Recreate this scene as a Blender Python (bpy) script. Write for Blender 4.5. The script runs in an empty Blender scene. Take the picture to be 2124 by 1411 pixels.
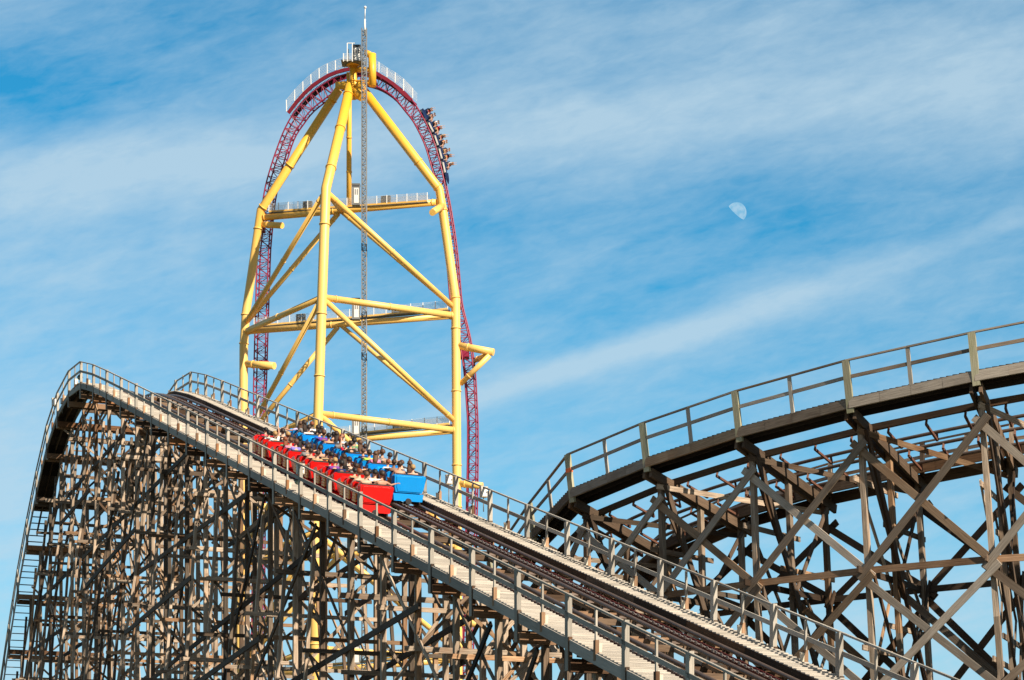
import bpy, bmesh, math, random
from mathutils import Vector, Matrix
random.seed(7)
sc = bpy.context.scene
COL = sc.collection

# ------------------------------------------------------------------ camera
F = 4475.0; XC = 1062.0; YH = 1850.0          # measured perspective of the view (2124 x 1411)
cam = bpy.data.cameras.new('camera'); co = bpy.data.objects.new('camera', cam); COL.objects.link(co)
cam.sensor_fit = 'HORIZONTAL'; cam.sensor_width = 36.0
cam.lens = F / 2124.0 * 36.0
cam.shift_y = (YH - 705.5) / 2124.0
cam.clip_start = 0.5; cam.clip_end = 60000
co.location = (0, 0, 0); co.rotation_euler = (math.radians(90), 0, 0)
sc.camera = co
GZ = -2.0                                     # ground level

def W(px, py, Y):
    return Vector(((px - XC) / F * Y, Y, (YH - py) / F * Y))

# ------------------------------------------------------------------ materials
def mat(name):
    m = bpy.data.materials.new(name); m.use_nodes = True
    nt = m.node_tree; b = nt.nodes['Principled BSDF']
    return m, nt, b

def wood_mat(name, dark, light, stain=None, rough=0.85, stain_amt=0.35, tintamt=0.6):
    m, nt, b = mat(name); N = nt.nodes.new; L = nt.links.new
    uv = N('ShaderNodeUVMap'); uv.uv_map = 'UVMap'
    mp = N('ShaderNodeMapping'); mp.inputs['Scale'].default_value = (0.9, 22, 1)
    L(uv.outputs[0], mp.inputs[0])
    n1 = N('ShaderNodeTexNoise'); n1.inputs['Scale'].default_value = 1.6; n1.inputs['Detail'].default_value = 6; n1.inputs['Roughness'].default_value = .65
    L(mp.outputs[0], n1.inputs['Vector'])
    cr = N('ShaderNodeValToRGB'); cr.color_ramp.elements[0].position = .3; cr.color_ramp.elements[1].position = .72
    cr.color_ramp.elements[0].color = (*dark, 1); cr.color_ramp.elements[1].color = (*light, 1)
    L(n1.outputs['Fac'], cr.inputs[0])
    at = N('ShaderNodeAttribute'); at.attribute_name = 'tint'
    # per plank brightness
    mr = N('ShaderNodeMapRange'); mr.inputs['To Min'].default_value = 1 - tintamt; mr.inputs['To Max'].default_value = 1 + tintamt * .55
    L(at.outputs['Fac'], mr.inputs[0])
    mul = N('ShaderNodeVectorMath'); mul.operation = 'SCALE'
    L(cr.outputs[0], mul.inputs[0]); L(mr.outputs[0], mul.inputs['Scale'])
    # broad stains
    mp2 = N('ShaderNodeMapping'); mp2.inputs['Scale'].default_value = (.8, 1.6, 1); L(uv.outputs[0], mp2.inputs[0])
    n2 = N('ShaderNodeTexNoise'); n2.inputs['Scale'].default_value = 1.1; n2.inputs['Detail'].default_value = 3
    L(mp2.outputs[0], n2.inputs['Vector'])
    c2 = N('ShaderNodeValToRGB'); c2.color_ramp.elements[0].position = .5; c2.color_ramp.elements[1].position = .68
    L(n2.outputs['Fac'], c2.inputs[0])
    sm = N('ShaderNodeMath'); sm.operation = 'MULTIPLY'; sm.inputs[1].default_value = stain_amt; L(c2.outputs[0], sm.inputs[0])
    mx = N('ShaderNodeMix'); mx.data_type = 'RGBA'
    L(sm.outputs[0], mx.inputs['Factor']); L(mul.outputs[0], mx.inputs['A'])
    mx.inputs['B'].default_value = (*(stain or (.09, .045, .02)), 1)
    # single boards that are rustier or silvered compared with their neighbours
    f7 = N('ShaderNodeMath'); f7.operation = 'MULTIPLY'; f7.inputs[1].default_value = 17.3; L(at.outputs['Fac'], f7.inputs[0])
    fr = N('ShaderNodeMath'); fr.operation = 'FRACT'; L(f7.outputs[0], fr.inputs[0])
    odd = N('ShaderNodeValToRGB'); odd.color_ramp.interpolation = 'CONSTANT'
    e = odd.color_ramp.elements; e[0].position = 0; e[0].color = (1, 1, 1, 1); e[1].position = .58; e[1].color = (1.0, .80, .62, 1)
    e3 = e.new(.74); e3.color = (.52, .47, .43, 1); e4 = e.new(.86); e4.color = (1.22, 1.25, 1.28, 1) if tintamt > .35 else (1, 1, 1, 1)
    L(fr.outputs[0], odd.inputs[0])
    mo = N('ShaderNodeVectorMath'); mo.operation = 'MULTIPLY'; L(mx.outputs['Result'], mo.inputs[0]); L(odd.outputs[0], mo.inputs[1])
    L((mo if tintamt > .35 else mx).outputs[0] if tintamt > .35 else mx.outputs['Result'], b.inputs['Base Color'])
    b.inputs['Roughness'].default_value = rough
    b.inputs['Specular IOR Level'].default_value = .25
    bp = N('ShaderNodeBump'); bp.inputs['Strength'].default_value = .35; bp.inputs['Distance'].default_value = .01
    L(n1.outputs['Fac'], bp.inputs['Height']); L(bp.outputs[0], b.inputs['Normal'])
    return m

def paint_mat(name, col, col2=None, rough=.4, scale=1.2, amt=.5, metallic=0, spec=.5):
    m, nt, b = mat(name); N = nt.nodes.new; L = nt.links.new
    tc = N('ShaderNodeTexCoord')
    n = N('ShaderNodeTexNoise'); n.inputs['Scale'].default_value = scale; n.inputs['Detail'].default_value = 5; n.inputs['Roughness'].default_value = .6
    L(tc.outputs['Object'], n.inputs['Vector'])
    cr = N('ShaderNodeValToRGB'); cr.color_ramp.elements[0].position = .35; cr.color_ramp.elements[1].position = .75
    cr.color_ramp.elements[0].color = (*col, 1)
    c2 = col2 or tuple(c * .75 for c in col)
    cr.color_ramp.elements[1].color = tuple(col[i] * (1 - amt) + c2[i] * amt for i in range(3)) + (1,)
    L(n.outputs['Fac'], cr.inputs[0]); L(cr.outputs[0], b.inputs['Base Color'])
    b.inputs['Roughness'].default_value = rough; b.inputs['Metallic'].default_value = metallic
    b.inputs['Specular IOR Level'].default_value = spec
    return m

M = {}
M['timber'] = wood_mat('weathered_timber', (.115, .082, .056), (.52, .41, .31), (.13, .058, .025), stain_amt=.45, tintamt=.75)
M['timber_dark'] = wood_mat('creosote_shade_timber', (.055, .038, .027), (.16, .112, .078), (.05, .025, .012))  # creosote brown, lowered so the colour also carries shade on the timbers
M['timber_red'] = wood_mat('stained_timber', (.15, .082, .045), (.42, .26, .155), (.07, .03, .015))
M['timber_black'] = wood_mat('black_timber', (.016, .012, .010), (.05, .037, .03), (.012, .01, .008))  # near-black timber tone for the deck undersides
M['timber_mid'] = wood_mat('brown_timber', (.075, .048, .032), (.23, .155, .10), (.05, .03, .018))
M['rail_wood'] = wood_mat('grey_painted_timber', (.27, .25, .22), (.48, .445, .385), (.26, .21, .15), tintamt=.3, stain_amt=.3)
M['side_wood'] = wood_mat('grey_blue_timber', (.26, .245, .22), (.42, .39, .345), (.19, .17, .14), tintamt=.3)
M['deck_wood'] = wood_mat('bleached_deck', (.38, .345, .30), (.60, .55, .48), (.30, .26, .21), tintamt=.25, stain_amt=.3)
M['hill_wood'] = wood_mat('grey_brown_timber', (.22, .185, .15), (.54, .465, .385), (.15, .09, .055), tintamt=.4)
M['moss_wood'] = wood_mat('mossy_post', (.26, .25, .15), (.52, .49, .37), (.17, .18, .07), tintamt=.35)
M['rail_steel'] = paint_mat('brown_steel', (.13, .092, .072), (.24, .17, .135), rough=.40, scale=3, metallic=.3)
M['rust_steel'] = paint_mat('rust_steel', (.14, .055, .03), (.07, .03, .02), rough=.7, scale=4)
M['chain_red'] = paint_mat('red_trough', (.13, .016, .012), (.05, .012, .010), rough=.6, scale=5)
M['chain_steel'] = paint_mat('chain_steel', (.35, .31, .29), (.10, .08, .07), rough=.45, scale=12, metallic=.5)
M['yellow'] = paint_mat('yellow_tube', (.90, .475, .08), (.84, .43, .065), rough=.38, scale=.25, amt=.8)
def yellow_by_height():  # paler yellow low on the tower, more saturated towards the top
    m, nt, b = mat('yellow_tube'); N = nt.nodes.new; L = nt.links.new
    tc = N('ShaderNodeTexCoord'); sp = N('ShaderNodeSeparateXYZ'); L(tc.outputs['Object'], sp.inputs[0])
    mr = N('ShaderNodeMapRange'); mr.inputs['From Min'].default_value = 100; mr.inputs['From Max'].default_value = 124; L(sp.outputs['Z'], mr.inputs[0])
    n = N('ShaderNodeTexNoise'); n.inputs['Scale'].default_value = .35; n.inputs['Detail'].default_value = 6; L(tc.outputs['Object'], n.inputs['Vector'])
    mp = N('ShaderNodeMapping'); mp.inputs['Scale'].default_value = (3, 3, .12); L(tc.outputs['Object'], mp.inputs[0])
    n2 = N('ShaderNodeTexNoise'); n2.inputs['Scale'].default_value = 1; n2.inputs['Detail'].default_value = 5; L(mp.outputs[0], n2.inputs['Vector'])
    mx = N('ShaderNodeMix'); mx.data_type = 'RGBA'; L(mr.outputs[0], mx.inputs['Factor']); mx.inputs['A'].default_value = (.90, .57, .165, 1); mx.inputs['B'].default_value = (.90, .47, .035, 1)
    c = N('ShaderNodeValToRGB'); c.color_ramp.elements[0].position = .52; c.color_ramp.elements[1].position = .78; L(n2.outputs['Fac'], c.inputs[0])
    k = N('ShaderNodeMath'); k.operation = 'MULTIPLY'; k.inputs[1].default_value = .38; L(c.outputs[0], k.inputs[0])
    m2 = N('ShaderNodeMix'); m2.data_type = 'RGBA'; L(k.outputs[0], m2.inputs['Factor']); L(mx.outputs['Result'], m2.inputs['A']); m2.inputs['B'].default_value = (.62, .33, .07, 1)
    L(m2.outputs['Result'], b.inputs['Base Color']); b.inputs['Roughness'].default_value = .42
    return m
M['yellow'] = yellow_by_height()
M['maroon'] = paint_mat('maroon_track', (.27, .014, .055), (.18, .010, .035), rough=.4, scale=.6)
M['catwalk_red'] = paint_mat('catwalk_red', (.20, .010, .025), (.13, .008, .018), rough=.45, scale=.6)
M['galv'] = paint_mat('galvanised', (.21, .22, .225), (.10, .105, .11), rough=.5, scale=2, metallic=.2)
M['dark'] = paint_mat('dark_metal', (.035, .035, .038), (.07, .065, .06), rough=.55, scale=3)
M['white'] = paint_mat('white_metal', (.78, .77, .74), (.60, .58, .54), rough=.45, scale=3)
M['cream'] = paint_mat('cream_box', (.60, .54, .43), (.42, .30, .18), rough=.5, scale=5)
M['red'] = paint_mat('red_gloss', (.68, .012, .010), (.50, .008, .007), rough=.28, scale=2, amt=.6)
M['blue'] = paint_mat('blue_gloss', (.004, .30, .80), (.004, .24, .66), rough=.3, scale=2, amt=.6)
M['gold'] = paint_mat('gold_slats', (.50, .23, .035), (.20, .07, .015), rough=.4, scale=8)
M['pad'] = paint_mat('black_pad', (.03, .028, .028), (.06, .05, .05), rough=.6, scale=6)
M['navy'] = paint_mat('navy_body', (.012, .035, .12), (.008, .02, .07), rough=.35, scale=2)
M['silver'] = paint_mat('silver_panel', (.52, .52, .50), (.35, .34, .32), rough=.35, scale=2)
M['glass'] = paint_mat('lamp_glass', (.25, .34, .30), (.12, .17, .16), rough=.1, scale=4)
M['orange'] = paint_mat('orange_tape', (.80, .16, .04), (.6, .1, .03), rough=.6, scale=9)
SKIN = [paint_mat('skin_light', (.62, .36, .25), (.52, .27, .18), rough=.55, scale=8),
        paint_mat('skin_tan', (.48, .26, .17), (.40, .20, .12), rough=.55, scale=8),
        paint_mat('skin_brown', (.20, .10, .06), (.15, .07, .04), rough=.55, scale=8)]
HAIRC = {'dark brown': (.035, .018, .010), 'black': (.008, .007, .007), 'brown': (.10, .045, .02), 'blond': (.40, .25, .10), 'auburn': (.22, .06, .018)}
HAIR = {k: paint_mat('hair_' + k.replace(' ', '_'), v, tuple(c * .5 for c in v), rough=.6, scale=30) for k, v in HAIRC.items()}
CLC = {'white': (.80, .80, .80), 'black': (.02, .02, .022), 'navy': (.02, .03, .10), 'purple': (.20, .05, .32), 'violet blue': (.22, .20, .62),
       'pink': (.72, .25, .38), 'red': (.60, .015, .05), 'lime green': (.42, .75, .10), 'tan': (.45, .30, .16), 'grey': (.22, .22, .23),
       'light blue': (.40, .55, .72), 'green': (.10, .28, .14), 'brown': (.20, .10, .05), 'royal blue': (.03, .10, .50), 'lavender': (.55, .48, .70), 'orange': (.75, .28, .05)}
CLOTH = {k: paint_mat('cloth_' + k.replace(' ', '_'), v, tuple(c * .7 for c in v), rough=.9, scale=9, spec=.2) for k, v in CLC.items()}

# ------------------------------------------------------------------ mesh builder
class MB:
    def __init__(s):
        s.v = []; s.f = []; s.uv = []; s.t = []; s.m = []; s.sm = []; s.mats = []; s.cur = 0
    def use(s, m):
        if m not in s.mats: s.mats.append(m)
        s.cur = s.mats.index(m); return s
    def face(s, idx, uvs, tint, smooth=False):
        s.f.append(idx); s.uv.extend(uvs); s.t.append(tint); s.m.append(s.cur); s.sm.append(smooth)
    def beam(s, a, b, wd, ht, side=None, ext=0.0, tint=None):
        """rectangular timber from a to b; wd along 'side' direction, ht along the third axis"""
        a = Vector(a); b = Vector(b); d = b - a; ln = d.length
        if ln < 1e-5: return
        d /= ln
        if ext: a = a - d * ext; b = b + d * ext; ln += 2 * ext
        if side is None: side = Vector((0, 0, 1)) if abs(d.z) < .9 else Vector((1, 0, 0)); sd = d.cross(side)
        else: sd = Vector(side) - d * Vector(side).dot(d)
        if sd.length < 1e-5: sd = d.orthogonal()
        sd.normalize(); up = d.cross(sd).normalized()
        sd = sd * wd / 2; up = up * ht / 2
        i = len(s.v)
        for p in (a, b):
            s.v += [p - sd - up, p + sd - up, p + sd + up, p - sd + up]
        tt = random.random() if tint is None else tint
        o = random.random() * 40; q = random.random() * 9
        for k, (x, y, w_) in enumerate(((0, 1, wd), (1, 2, ht), (2, 3, wd), (3, 0, ht))):
            s.face((i + x, i + y, i + 4 + y, i + 4 + x), [(o, q + k), (o, q + k + w_), (o + ln, q + k + w_), (o + ln, q + k)], tt)
        s.face((i + 3, i + 2, i + 1, i), [(o, q), (o + wd, q), (o + wd, q + ht), (o, q + ht)], tt)
        s.face((i + 4, i + 5, i + 6, i + 7), [(o, q), (o + wd, q), (o + wd, q + ht), (o, q + ht)], tt)
    def box(s, c, sx, sy, sz, mtx=None, tint=None):
        ax = [Vector((1, 0, 0)), Vector((0, 1, 0)), Vector((0, 0, 1))]
        if mtx is not None: ax = [mtx.col[k].to_3d() for k in range(3)]
        c = Vector(c)
        s.beam(c - ax[0] * sx / 2, c + ax[0] * sx / 2, sy, sz, side=ax[1], tint=tint)
    def tube(s, pts, r, n=8, cap=True, r2=None):
        pts = [Vector(p) for p in pts]; k = len(pts); base = len(s.v)
        tg = []
        for i in range(k):
            t = (pts[min(i + 1, k - 1)] - pts[max(i - 1, 0)]); tg.append(t.normalized())
        nrm = tg[0].orthogonal().normalized(); tt = random.random(); o = random.random() * 20
        for i in range(k):
            nrm = (nrm - tg[i] * nrm.dot(tg[i])).normalized(); bi = tg[i].cross(nrm)
            rr = r if r2 is None else r + (r2 - r) * i / (k - 1)
            # mitre the joint
            if 0 < i < k - 1:
                a1 = (pts[i] - pts[i - 1]).normalized(); c_ = max(.5, a1.dot(tg[i]))
            else: c_ = 1
            for j in range(n):
                an = 2 * math.pi * j / n
                s.v.append(pts[i] + (nrm * math.cos(an) + bi * math.sin(an)) * rr)
        for i in range(k - 1):
            for j in range(n):
                j2 = (j + 1) % n; a = base + i * n
                s.face((a + j, a + j2, a + n + j2, a + n + j), [(o + i, j / n), (o + i, (j + 1) / n), (o + i + 1, (j + 1) / n), (o + i + 1, j / n)], tt, True)
        if cap:
            s.face(tuple(base + j for j in reversed(range(n))), [(0, 0)] * n, tt)
            s.face(tuple(base + (k - 1) * n + j for j in range(n)), [(0, 0)] * n, tt)
    def poly(s, quads, tint=.5, smooth=False):
        for q in quads:
            i = len(s.v); s.v += [Vector(p) for p in q]
            s.face(tuple(range(i, i + len(q))), [(k * .3, k * .2) for k in range(len(q))], tint, smooth)
    def loft(s, rings, tint=.5, smooth=False, cap=True):
        n = len(rings[0]); base = len(s.v)
        for r in rings: s.v += [Vector(p) for p in r]
        for i in range(len(rings) - 1):
            for j in range(n):
                j2 = (j + 1) % n; a = base + i * n
                s.face((a + j, a + j2, a + n + j2, a + n + j), [(i, j / n), (i, (j + 1) / n), (i + 1, (j + 1) / n), (i + 1, j / n)], tint, smooth)
        if cap:
            s.face(tuple(base + j for j in reversed(range(n))), [(0, 0)] * n, tint)
            s.face(tuple(base + (len(rings) - 1) * n + j for j in range(n)), [(0, 0)] * n, tint)
    def ball(s, c, rx, ry, rz, nu=10, nv=7, smooth=True):
        c = Vector(c); rings = []
        for i in range(nv + 1):
            th = math.pi * (i + .02) / (nv + .04)
            rings.append([c + Vector((rx * math.sin(th) * math.cos(2 * math.pi * j / nu), ry * math.sin(th) * math.sin(2 * math.pi * j / nu), -rz * math.cos(th))) for j in range(nu)])
        s.loft(rings, smooth=smooth)
    def xform(s, mtx):
        s.v = [mtx @ Vector(p) for p in s.v]; return s
    def mesh(s, name, m=None):
        me = bpy.data.meshes.new(name)
        me.from_pydata([tuple(p) for p in s.v], [], s.f)
        uvl = me.uv_layers.new(name='UVMap')
        flat = [c for u in s.uv for c in u]; uvl.data.foreach_set('uv', flat)
        at = me.attributes.new('tint', 'FLOAT', 'FACE'); at.data.foreach_set('value', s.t)
        if s.mats:
            for x in s.mats: me.materials.append(x)
            me.polygons.foreach_set('material_index', s.m)
        elif m: me.materials.append(m)
        me.polygons.foreach_set('use_smooth', s.sm)
        bm = bmesh.new(); bm.from_mesh(me); bmesh.ops.recalc_face_normals(bm, faces=bm.faces); bm.to_mesh(me); bm.free()
        me.update(); return me
    def build(s, name, m=None, parent=None, **kw):
        o = bpy.data.objects.new(name, s.mesh(name, m)); COL.objects.link(o)
        if parent is not None: o.parent = parent; o.matrix_parent_inverse = world_of(parent).inverted()
        tag(o, **kw); return o

def world_of(o):
    m = o.matrix_basis.copy()
    if o.parent is not None: m = world_of(o.parent) @ o.matrix_parent_inverse @ m
    return m
def tag(o, label=None, cat=None, group=None, kind=None):
    if label: o['label'] = label
    if cat: o['category'] = cat
    if group: o['group'] = group
    if kind: o['kind'] = kind
    return o
def empty(name, loc, **kw):
    o = bpy.data.objects.new(name, None); COL.objects.link(o); o.location = loc
    o.empty_display_size = .3
    return tag(o, **kw)

# ------------------------------------------------------------------ the lift hill frame
H_ = math.hypot(1821, F)
U = Vector((-1821 / H_, F / H_, 0)); PP = Vector((U.y, -U.x, 0))
SL = 1556.5 / H_
P0 = Vector(((1181 - XC) / F * 54, 54, 0)); Z0 = (YH - 1233.5) / F * 54
TAB = [(-30, Z0 - 30 * SL), (57.1, Z0 + 57.1 * SL), (60.57, 26.92), (63.76, 27.78), (65, 28.0), (67.1, 28.02), (69, 27.9), (71.26, 27.41),
       (74.6, 26.13), (78.46, 23.64), (83.25, 20.2), (88.78, 15.22), (95, 8.6), (102, .4)]
def zl(r):
    for (a, za), (b, zb) in zip(TAB, TAB[1:]):
        if r <= b: return za + (zb - za) * (r - a) / (b - a)
    return TAB[-1][1]
def zs(r):   # smooth profile for the steel rails
    if r < 54 or r > 99: return zl(r)
    return sum(zl(r + k * .35) for k in range(-5, 6)) / 11
def LP(r, w, h): return P0 + U * r + PP * w + Vector((0, 0, zl(r) + h))
def LS(r, w, h): return P0 + U * r + PP * w + Vector((0, 0, zs(r) + h))
def RN(n): return -6.62 + 3.351 * n
NB0, NB1 = -4, 30                              # bents, from the low near end over the crest

lift = empty('wooden_lift_hill', LP(0, 3, -12), label='grey timber lift hill with two steel tracks, walkways and dense trestle rising to a crest', cat='roller coaster')

# --- decks
def deck(name, w0, w1, ra, rb, label):
    mb = MB(); pitch = .215; r = ra
    r0 = ra - pitch
    while r0 < rb:
        r0 += pitch * min(1, 1.05 / math.hypot(1, (zl(r0 + .5) - zl(r0)) / .5)); a = LP(r0 + .1, w0, -1.10); b = LP(r0 + .1, w1, -1.10)
        t = (LP(r0 + .2, w0, 0) - LP(r0, w0, 0)).normalized()
        tilt = Vector((0, 0, 1)) * .16 * random.uniform(.6, 1.3)
        mb.beam(a, b, .036, .19, side=(PP.cross(t) - t * 0 + t * random.uniform(.10, .2)))
    return mb.build(name, M['deck_wood'], lift, label=label)
deck('walkway_deck', .03, 1.0, RN(NB0), 78.4, 'bleached plank walkway deck on the near side')
deck('walkway_deck', 5.0, 5.86, RN(NB0), 78.4, 'bleached plank walkway deck on the far side')
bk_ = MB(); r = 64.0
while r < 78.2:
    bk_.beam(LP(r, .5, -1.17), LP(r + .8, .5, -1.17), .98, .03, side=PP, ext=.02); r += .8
bk_.build('deck_soffit', M['timber_black'], lift)  # near-black backing sheet closing the undersides of the planks
# ladder steps down the steep drop
ld = MB()
r = 78.6
while r < 100:
    ld.beam(LP(r, .1, -1.12), LP(r, .95, -1.12), .20, .035, side=U); r += .42
ld.build('ladder_steps', M['timber_dark'], lift)

def poly_line(fn, ra, rb, w, h, wd, ht, mt, name, step=3.351, **kw):
    mb = MB(); n0 = ra
    while n0 < rb - .01:
        n1 = min(n0 + step, rb)
        mb.beam(LP(n0, w, h), LP(n1, w, h), wd, ht, side=PP, ext=.01)
        n0 = n1
    return mb.build(name, mt, lift, **kw)
rA = RN(NB0); rB = RN(NB1)
for w in (0.0, 1.0, 5.02, 5.88):
    poly_line(None, rA, rB, w + (.0), -1.23 - .03, .05, .27, M['timber_dark' if w == 5.02 else 'side_wood'], 'side_beam')  # far inner beam darker: stain plus shade put into its colour
# toe joists under the decks
for w in (.5, 5.55):
    poly_line(None, rA, 80, w, -1.26, .06, .22, M['timber_dark'], 'deck_joist')

# --- railings
def railing(w, out, side_name, lab):
    top = MB()
    n = NB0
    while n < NB1:
        for h, wd, ht in ((0, .07, .05), (-.50, .04, .12)):
            a = LP(RN(n), w + out * .03, h); b = LP(RN(n + 1), w + out * .03, h)
            top.beam(a, b, wd, ht, side=PP, ext=.01)
        n += 1
    rail = top.build('handrail', M['rail_wood'], lift, label=lab)
    for n in range(NB0, NB1 + 1):
        mb = MB(); r = RN(n); j_ = random.uniform(-.03, .03)
        mb.use(M['rail_wood']).beam(LP(r + j_, w - out * .01, random.uniform(-.03, .05)), LP(r, w - out * .01, -1.93), .12, .19, side=PP)
        mb.use(M['timber_dark']).beam(LP(r - .11, w - out * .01, -1.05), LP(r - .11, w - out * .01, -1.9), .10, .06, side=PP)
        mb.build('rail_post', None, rail)
        if n < NB1:
            mb = MB(); r = RN(n + .5)
            mb.use(M['rail_wood']).beam(LP(r, w - out * .01, -.03), LP(r, w - out * .01, -1.35), .05, .075, side=PP)
            if r < 76:
                mb.use(M['cream']).loft([[LP(r + dr, w - out * (.10 + .0) + dw, hh) for dr, dw in ((-.055 * s_, -.055 * s_), (.055 * s_, -.055 * s_), (.055 * s_, .055 * s_), (-.055 * s_, .055 * s_))] for hh, s_ in ((-.86, 1.0), (-1.08, .85))])
                mb.use(M['timber_red']).beam(LP(r, w - out * .015 - .0, -.80), LP(r, w - out * .015, -1.3), .10, .13, side=PP)
            mb.build('baluster', None, rail)
    return rail
railing(0.0, -1, 'near', 'grey timber handrail along the near walkway')
railing(5.85, 1, 'far', 'grey timber handrail along the far walkway')

# --- steel rails, ties, troughs and chains
def path(w, h, ra, rb, step=.8):
    n = max(2, int((rb - ra) / step)); return [LS(ra + (rb - ra) * i / n, w, h) for i in range(n + 1)]
HR = -1.30
for cw, nm in ((1.8, 'near'), (4.3, 'far')):
    trk = MB()
    for s_ in (-.5, .5): trk.tube(path(cw + s_, HR, rA, 101), .066, 8)
    tr = trk.build('track_rails', M['rail_steel'], lift)
    ties = MB(); r = rA
    while r < 100:
        ties.use(M['rail_steel'])
        ties.beam(LS(r, cw - .5, HR - .16), LS(r, cw + .5, HR - .16), .09, .07, side=U)
        for s_ in (-.5, .5): ties.beam(LS(r, cw + s_, HR - .17), LS(r, cw + s_, HR), .06, .08, side=PP)
        r += 1.1
    ties.build('track_ties', None, tr)
    for s_ in (-.5, .5):
        st = MB(); n = NB0
        while n < NB1:
            st.beam(LP(RN(n), cw + s_ * 1.0, HR - .31), LP(RN(n + 1), cw + s_ * 1.0, HR - .31), .07, .10, side=PP, ext=.02); n += 1
        st.build('track_stringer', M['timber'], lift)
    th = MB()
    th.use(M['chain_red'])
    for s_ in (-.08, .08):
        p = path(cw + s_, HR - .03, rA, 66)
        for a, b in zip(p, p[1:]): th.beam(a, b, .025, .08, side=PP, ext=.005)
    p = path(cw, HR - .09, rA, 66)
    for a, b in zip(p, p[1:]): th.beam(a, b, .16, .02, side=PP, ext=.005)
    th.build('chain_trough', None, lift)
    ch = MB(); r = rA
    while r < 66:
        a = LS(r, cw - .17, HR + .03); b = LS(r + .12, cw - .17, HR + .03)
        if int(r / .16) % 2: ch.beam(a, b, .07, .02, side=PP, tint=.9)
        else: ch.beam(a, b, .02, .07, side=PP, tint=.2)
        r += .16
    ch.build('lift_chain', M['chain_steel'], lift)

for n in range(NB0, NB1):
    for q in (.5,):
        mb = MB(); r_ = RN(n + q); mb.beam(LP(r_, 1.05, -1.56), LP(r_, 5.2, -1.60), .10, .18, side=U)
        mb.build('cross_tie', M['timber_mid'], lift)
# --- bents: cap, posts, girts, cross braces
post_left = MB()
NPOST = 0
TIER = 3.0
for n in range(NB0, NB1 + 1):
    r = RN(n); top = zl(r) - 1.93
    if top < GZ + .3: continue
    cap = MB()
    for s_ in (-.16, .16):
        cap.beam(LP(r + s_, -.02, -1.79), LP(r + s_, 5.92, -1.79), .09, .28, side=U)
    capo = cap.build('cap_beam', random.choice([M['timber_dark'], M['timber_red'], M['timber_red']]), lift)
    hgt = top - GZ
    def G(w, z, dr=0.0): return P0 + U * (r + dr) + PP * w + Vector((0, 0, z))
    BS = .075
    legs = [(.80, .80), (2.95, 2.95), (5.05, 5.05)]
    if hgt > 15: legs += [(.55, .55 - BS * (hgt - 1.5)), (5.35, 5.35 + BS * (hgt - 1.5))]
    if hgt > 22 and n % 2: legs += [(.62, .62 - .16 * (hgt - 3))]
    for k, (w0, w1) in enumerate(legs):
        dr = .0 if k < 3 else (.12 if k % 2 else -.12)
        zt = top + .2 if k < 3 else top - (.9 if k < 5 else 3)
        sz = .165 if k < 3 else .12
        mb = post_left if NPOST >= 100 or k >= 3 else MB()
        # spliced posts: several lengths of timber, each with its own tone
        z = zt; L = zt - GZ; cnt = max(1, int(L / random.uniform(3.5, 5)))
        tn = random.random()
        for q in range(cnt):
            za = zt - L * q / cnt; zb = zt - L * (q + 1) / cnt
            fa = q / cnt; fb = (q + 1) / cnt
            mb.beam(G(w0 + (w1 - w0) * fa, za, dr), G(w0 + (w1 - w0) * fb, zb, dr), sz, sz * 1.1, side=PP, tint=min(1, max(0, tn + random.uniform(-.4, .4))))
        if mb is not post_left:
            mb.build('post', M['timber'], capo); NPOST += 1
    def wl(z):   # outline of the bent at height z
        if hgt > 15: return .55 - BS * max(0, top - .9 - z), 5.35 + BS * max(0, top - .9 - z)
        return .80, 5.05
    gm = MB(); z = top - random.uniform(1.6, 2.5); prev = top - .15; flip = n % 2
    while z > GZ:
        a, b = wl(z)
        for s_ in (-.13, .13):
            if random.random() < (.75 if s_ < 0 else .22):
                j1 = random.uniform(.15, .6); j2 = random.uniform(.15, .6)
                if random.random() < .12:
                    m_ = 2.95 + random.uniform(-.3, .5)
                    gm.beam(G(a - j1, z, s_), G(m_, z, s_), .05, .19, side=U)
                    if random.random() < .7: gm.beam(G(m_ - .6, z + .03, -s_), G(b + j2, z + .03, -s_), .05, .19, side=U)
                else: gm.beam(G(a - j1, z, s_), G(b + j2, z, s_), .045, .15, side=U)
        a2, b2 = wl(prev)
        a_, b_ = (.8, 5.05)
        pairs = [((a2 if hgt > 15 else .8), 2.95), (2.95, (b2 if hgt > 15 else 5.05))]
        for (x0, x1) in pairs:
            if random.random() < .55:
                if (flip + (x0 > 2)) % 2: gm.beam(G(x0, prev, .2), G(x1, z, .2), .045, .11, side=U, ext=.2)
                else: gm.beam(G(x1, prev, .2), G(x0, z, .2), .045, .11, side=U, ext=.2)
            if random.random() < .12:
                gm.beam(G(x1, prev, -.2), G(x0, z, -.2), .05, .15, side=U, ext=.2)
        flip += 1; prev = z; z -= TIER * random.uniform(.75, 1.15)
    gm.build('bent_bracing', M['timber'], capo)
post_left.build('post', M['timber'], lift, kind='stuff')

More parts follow.
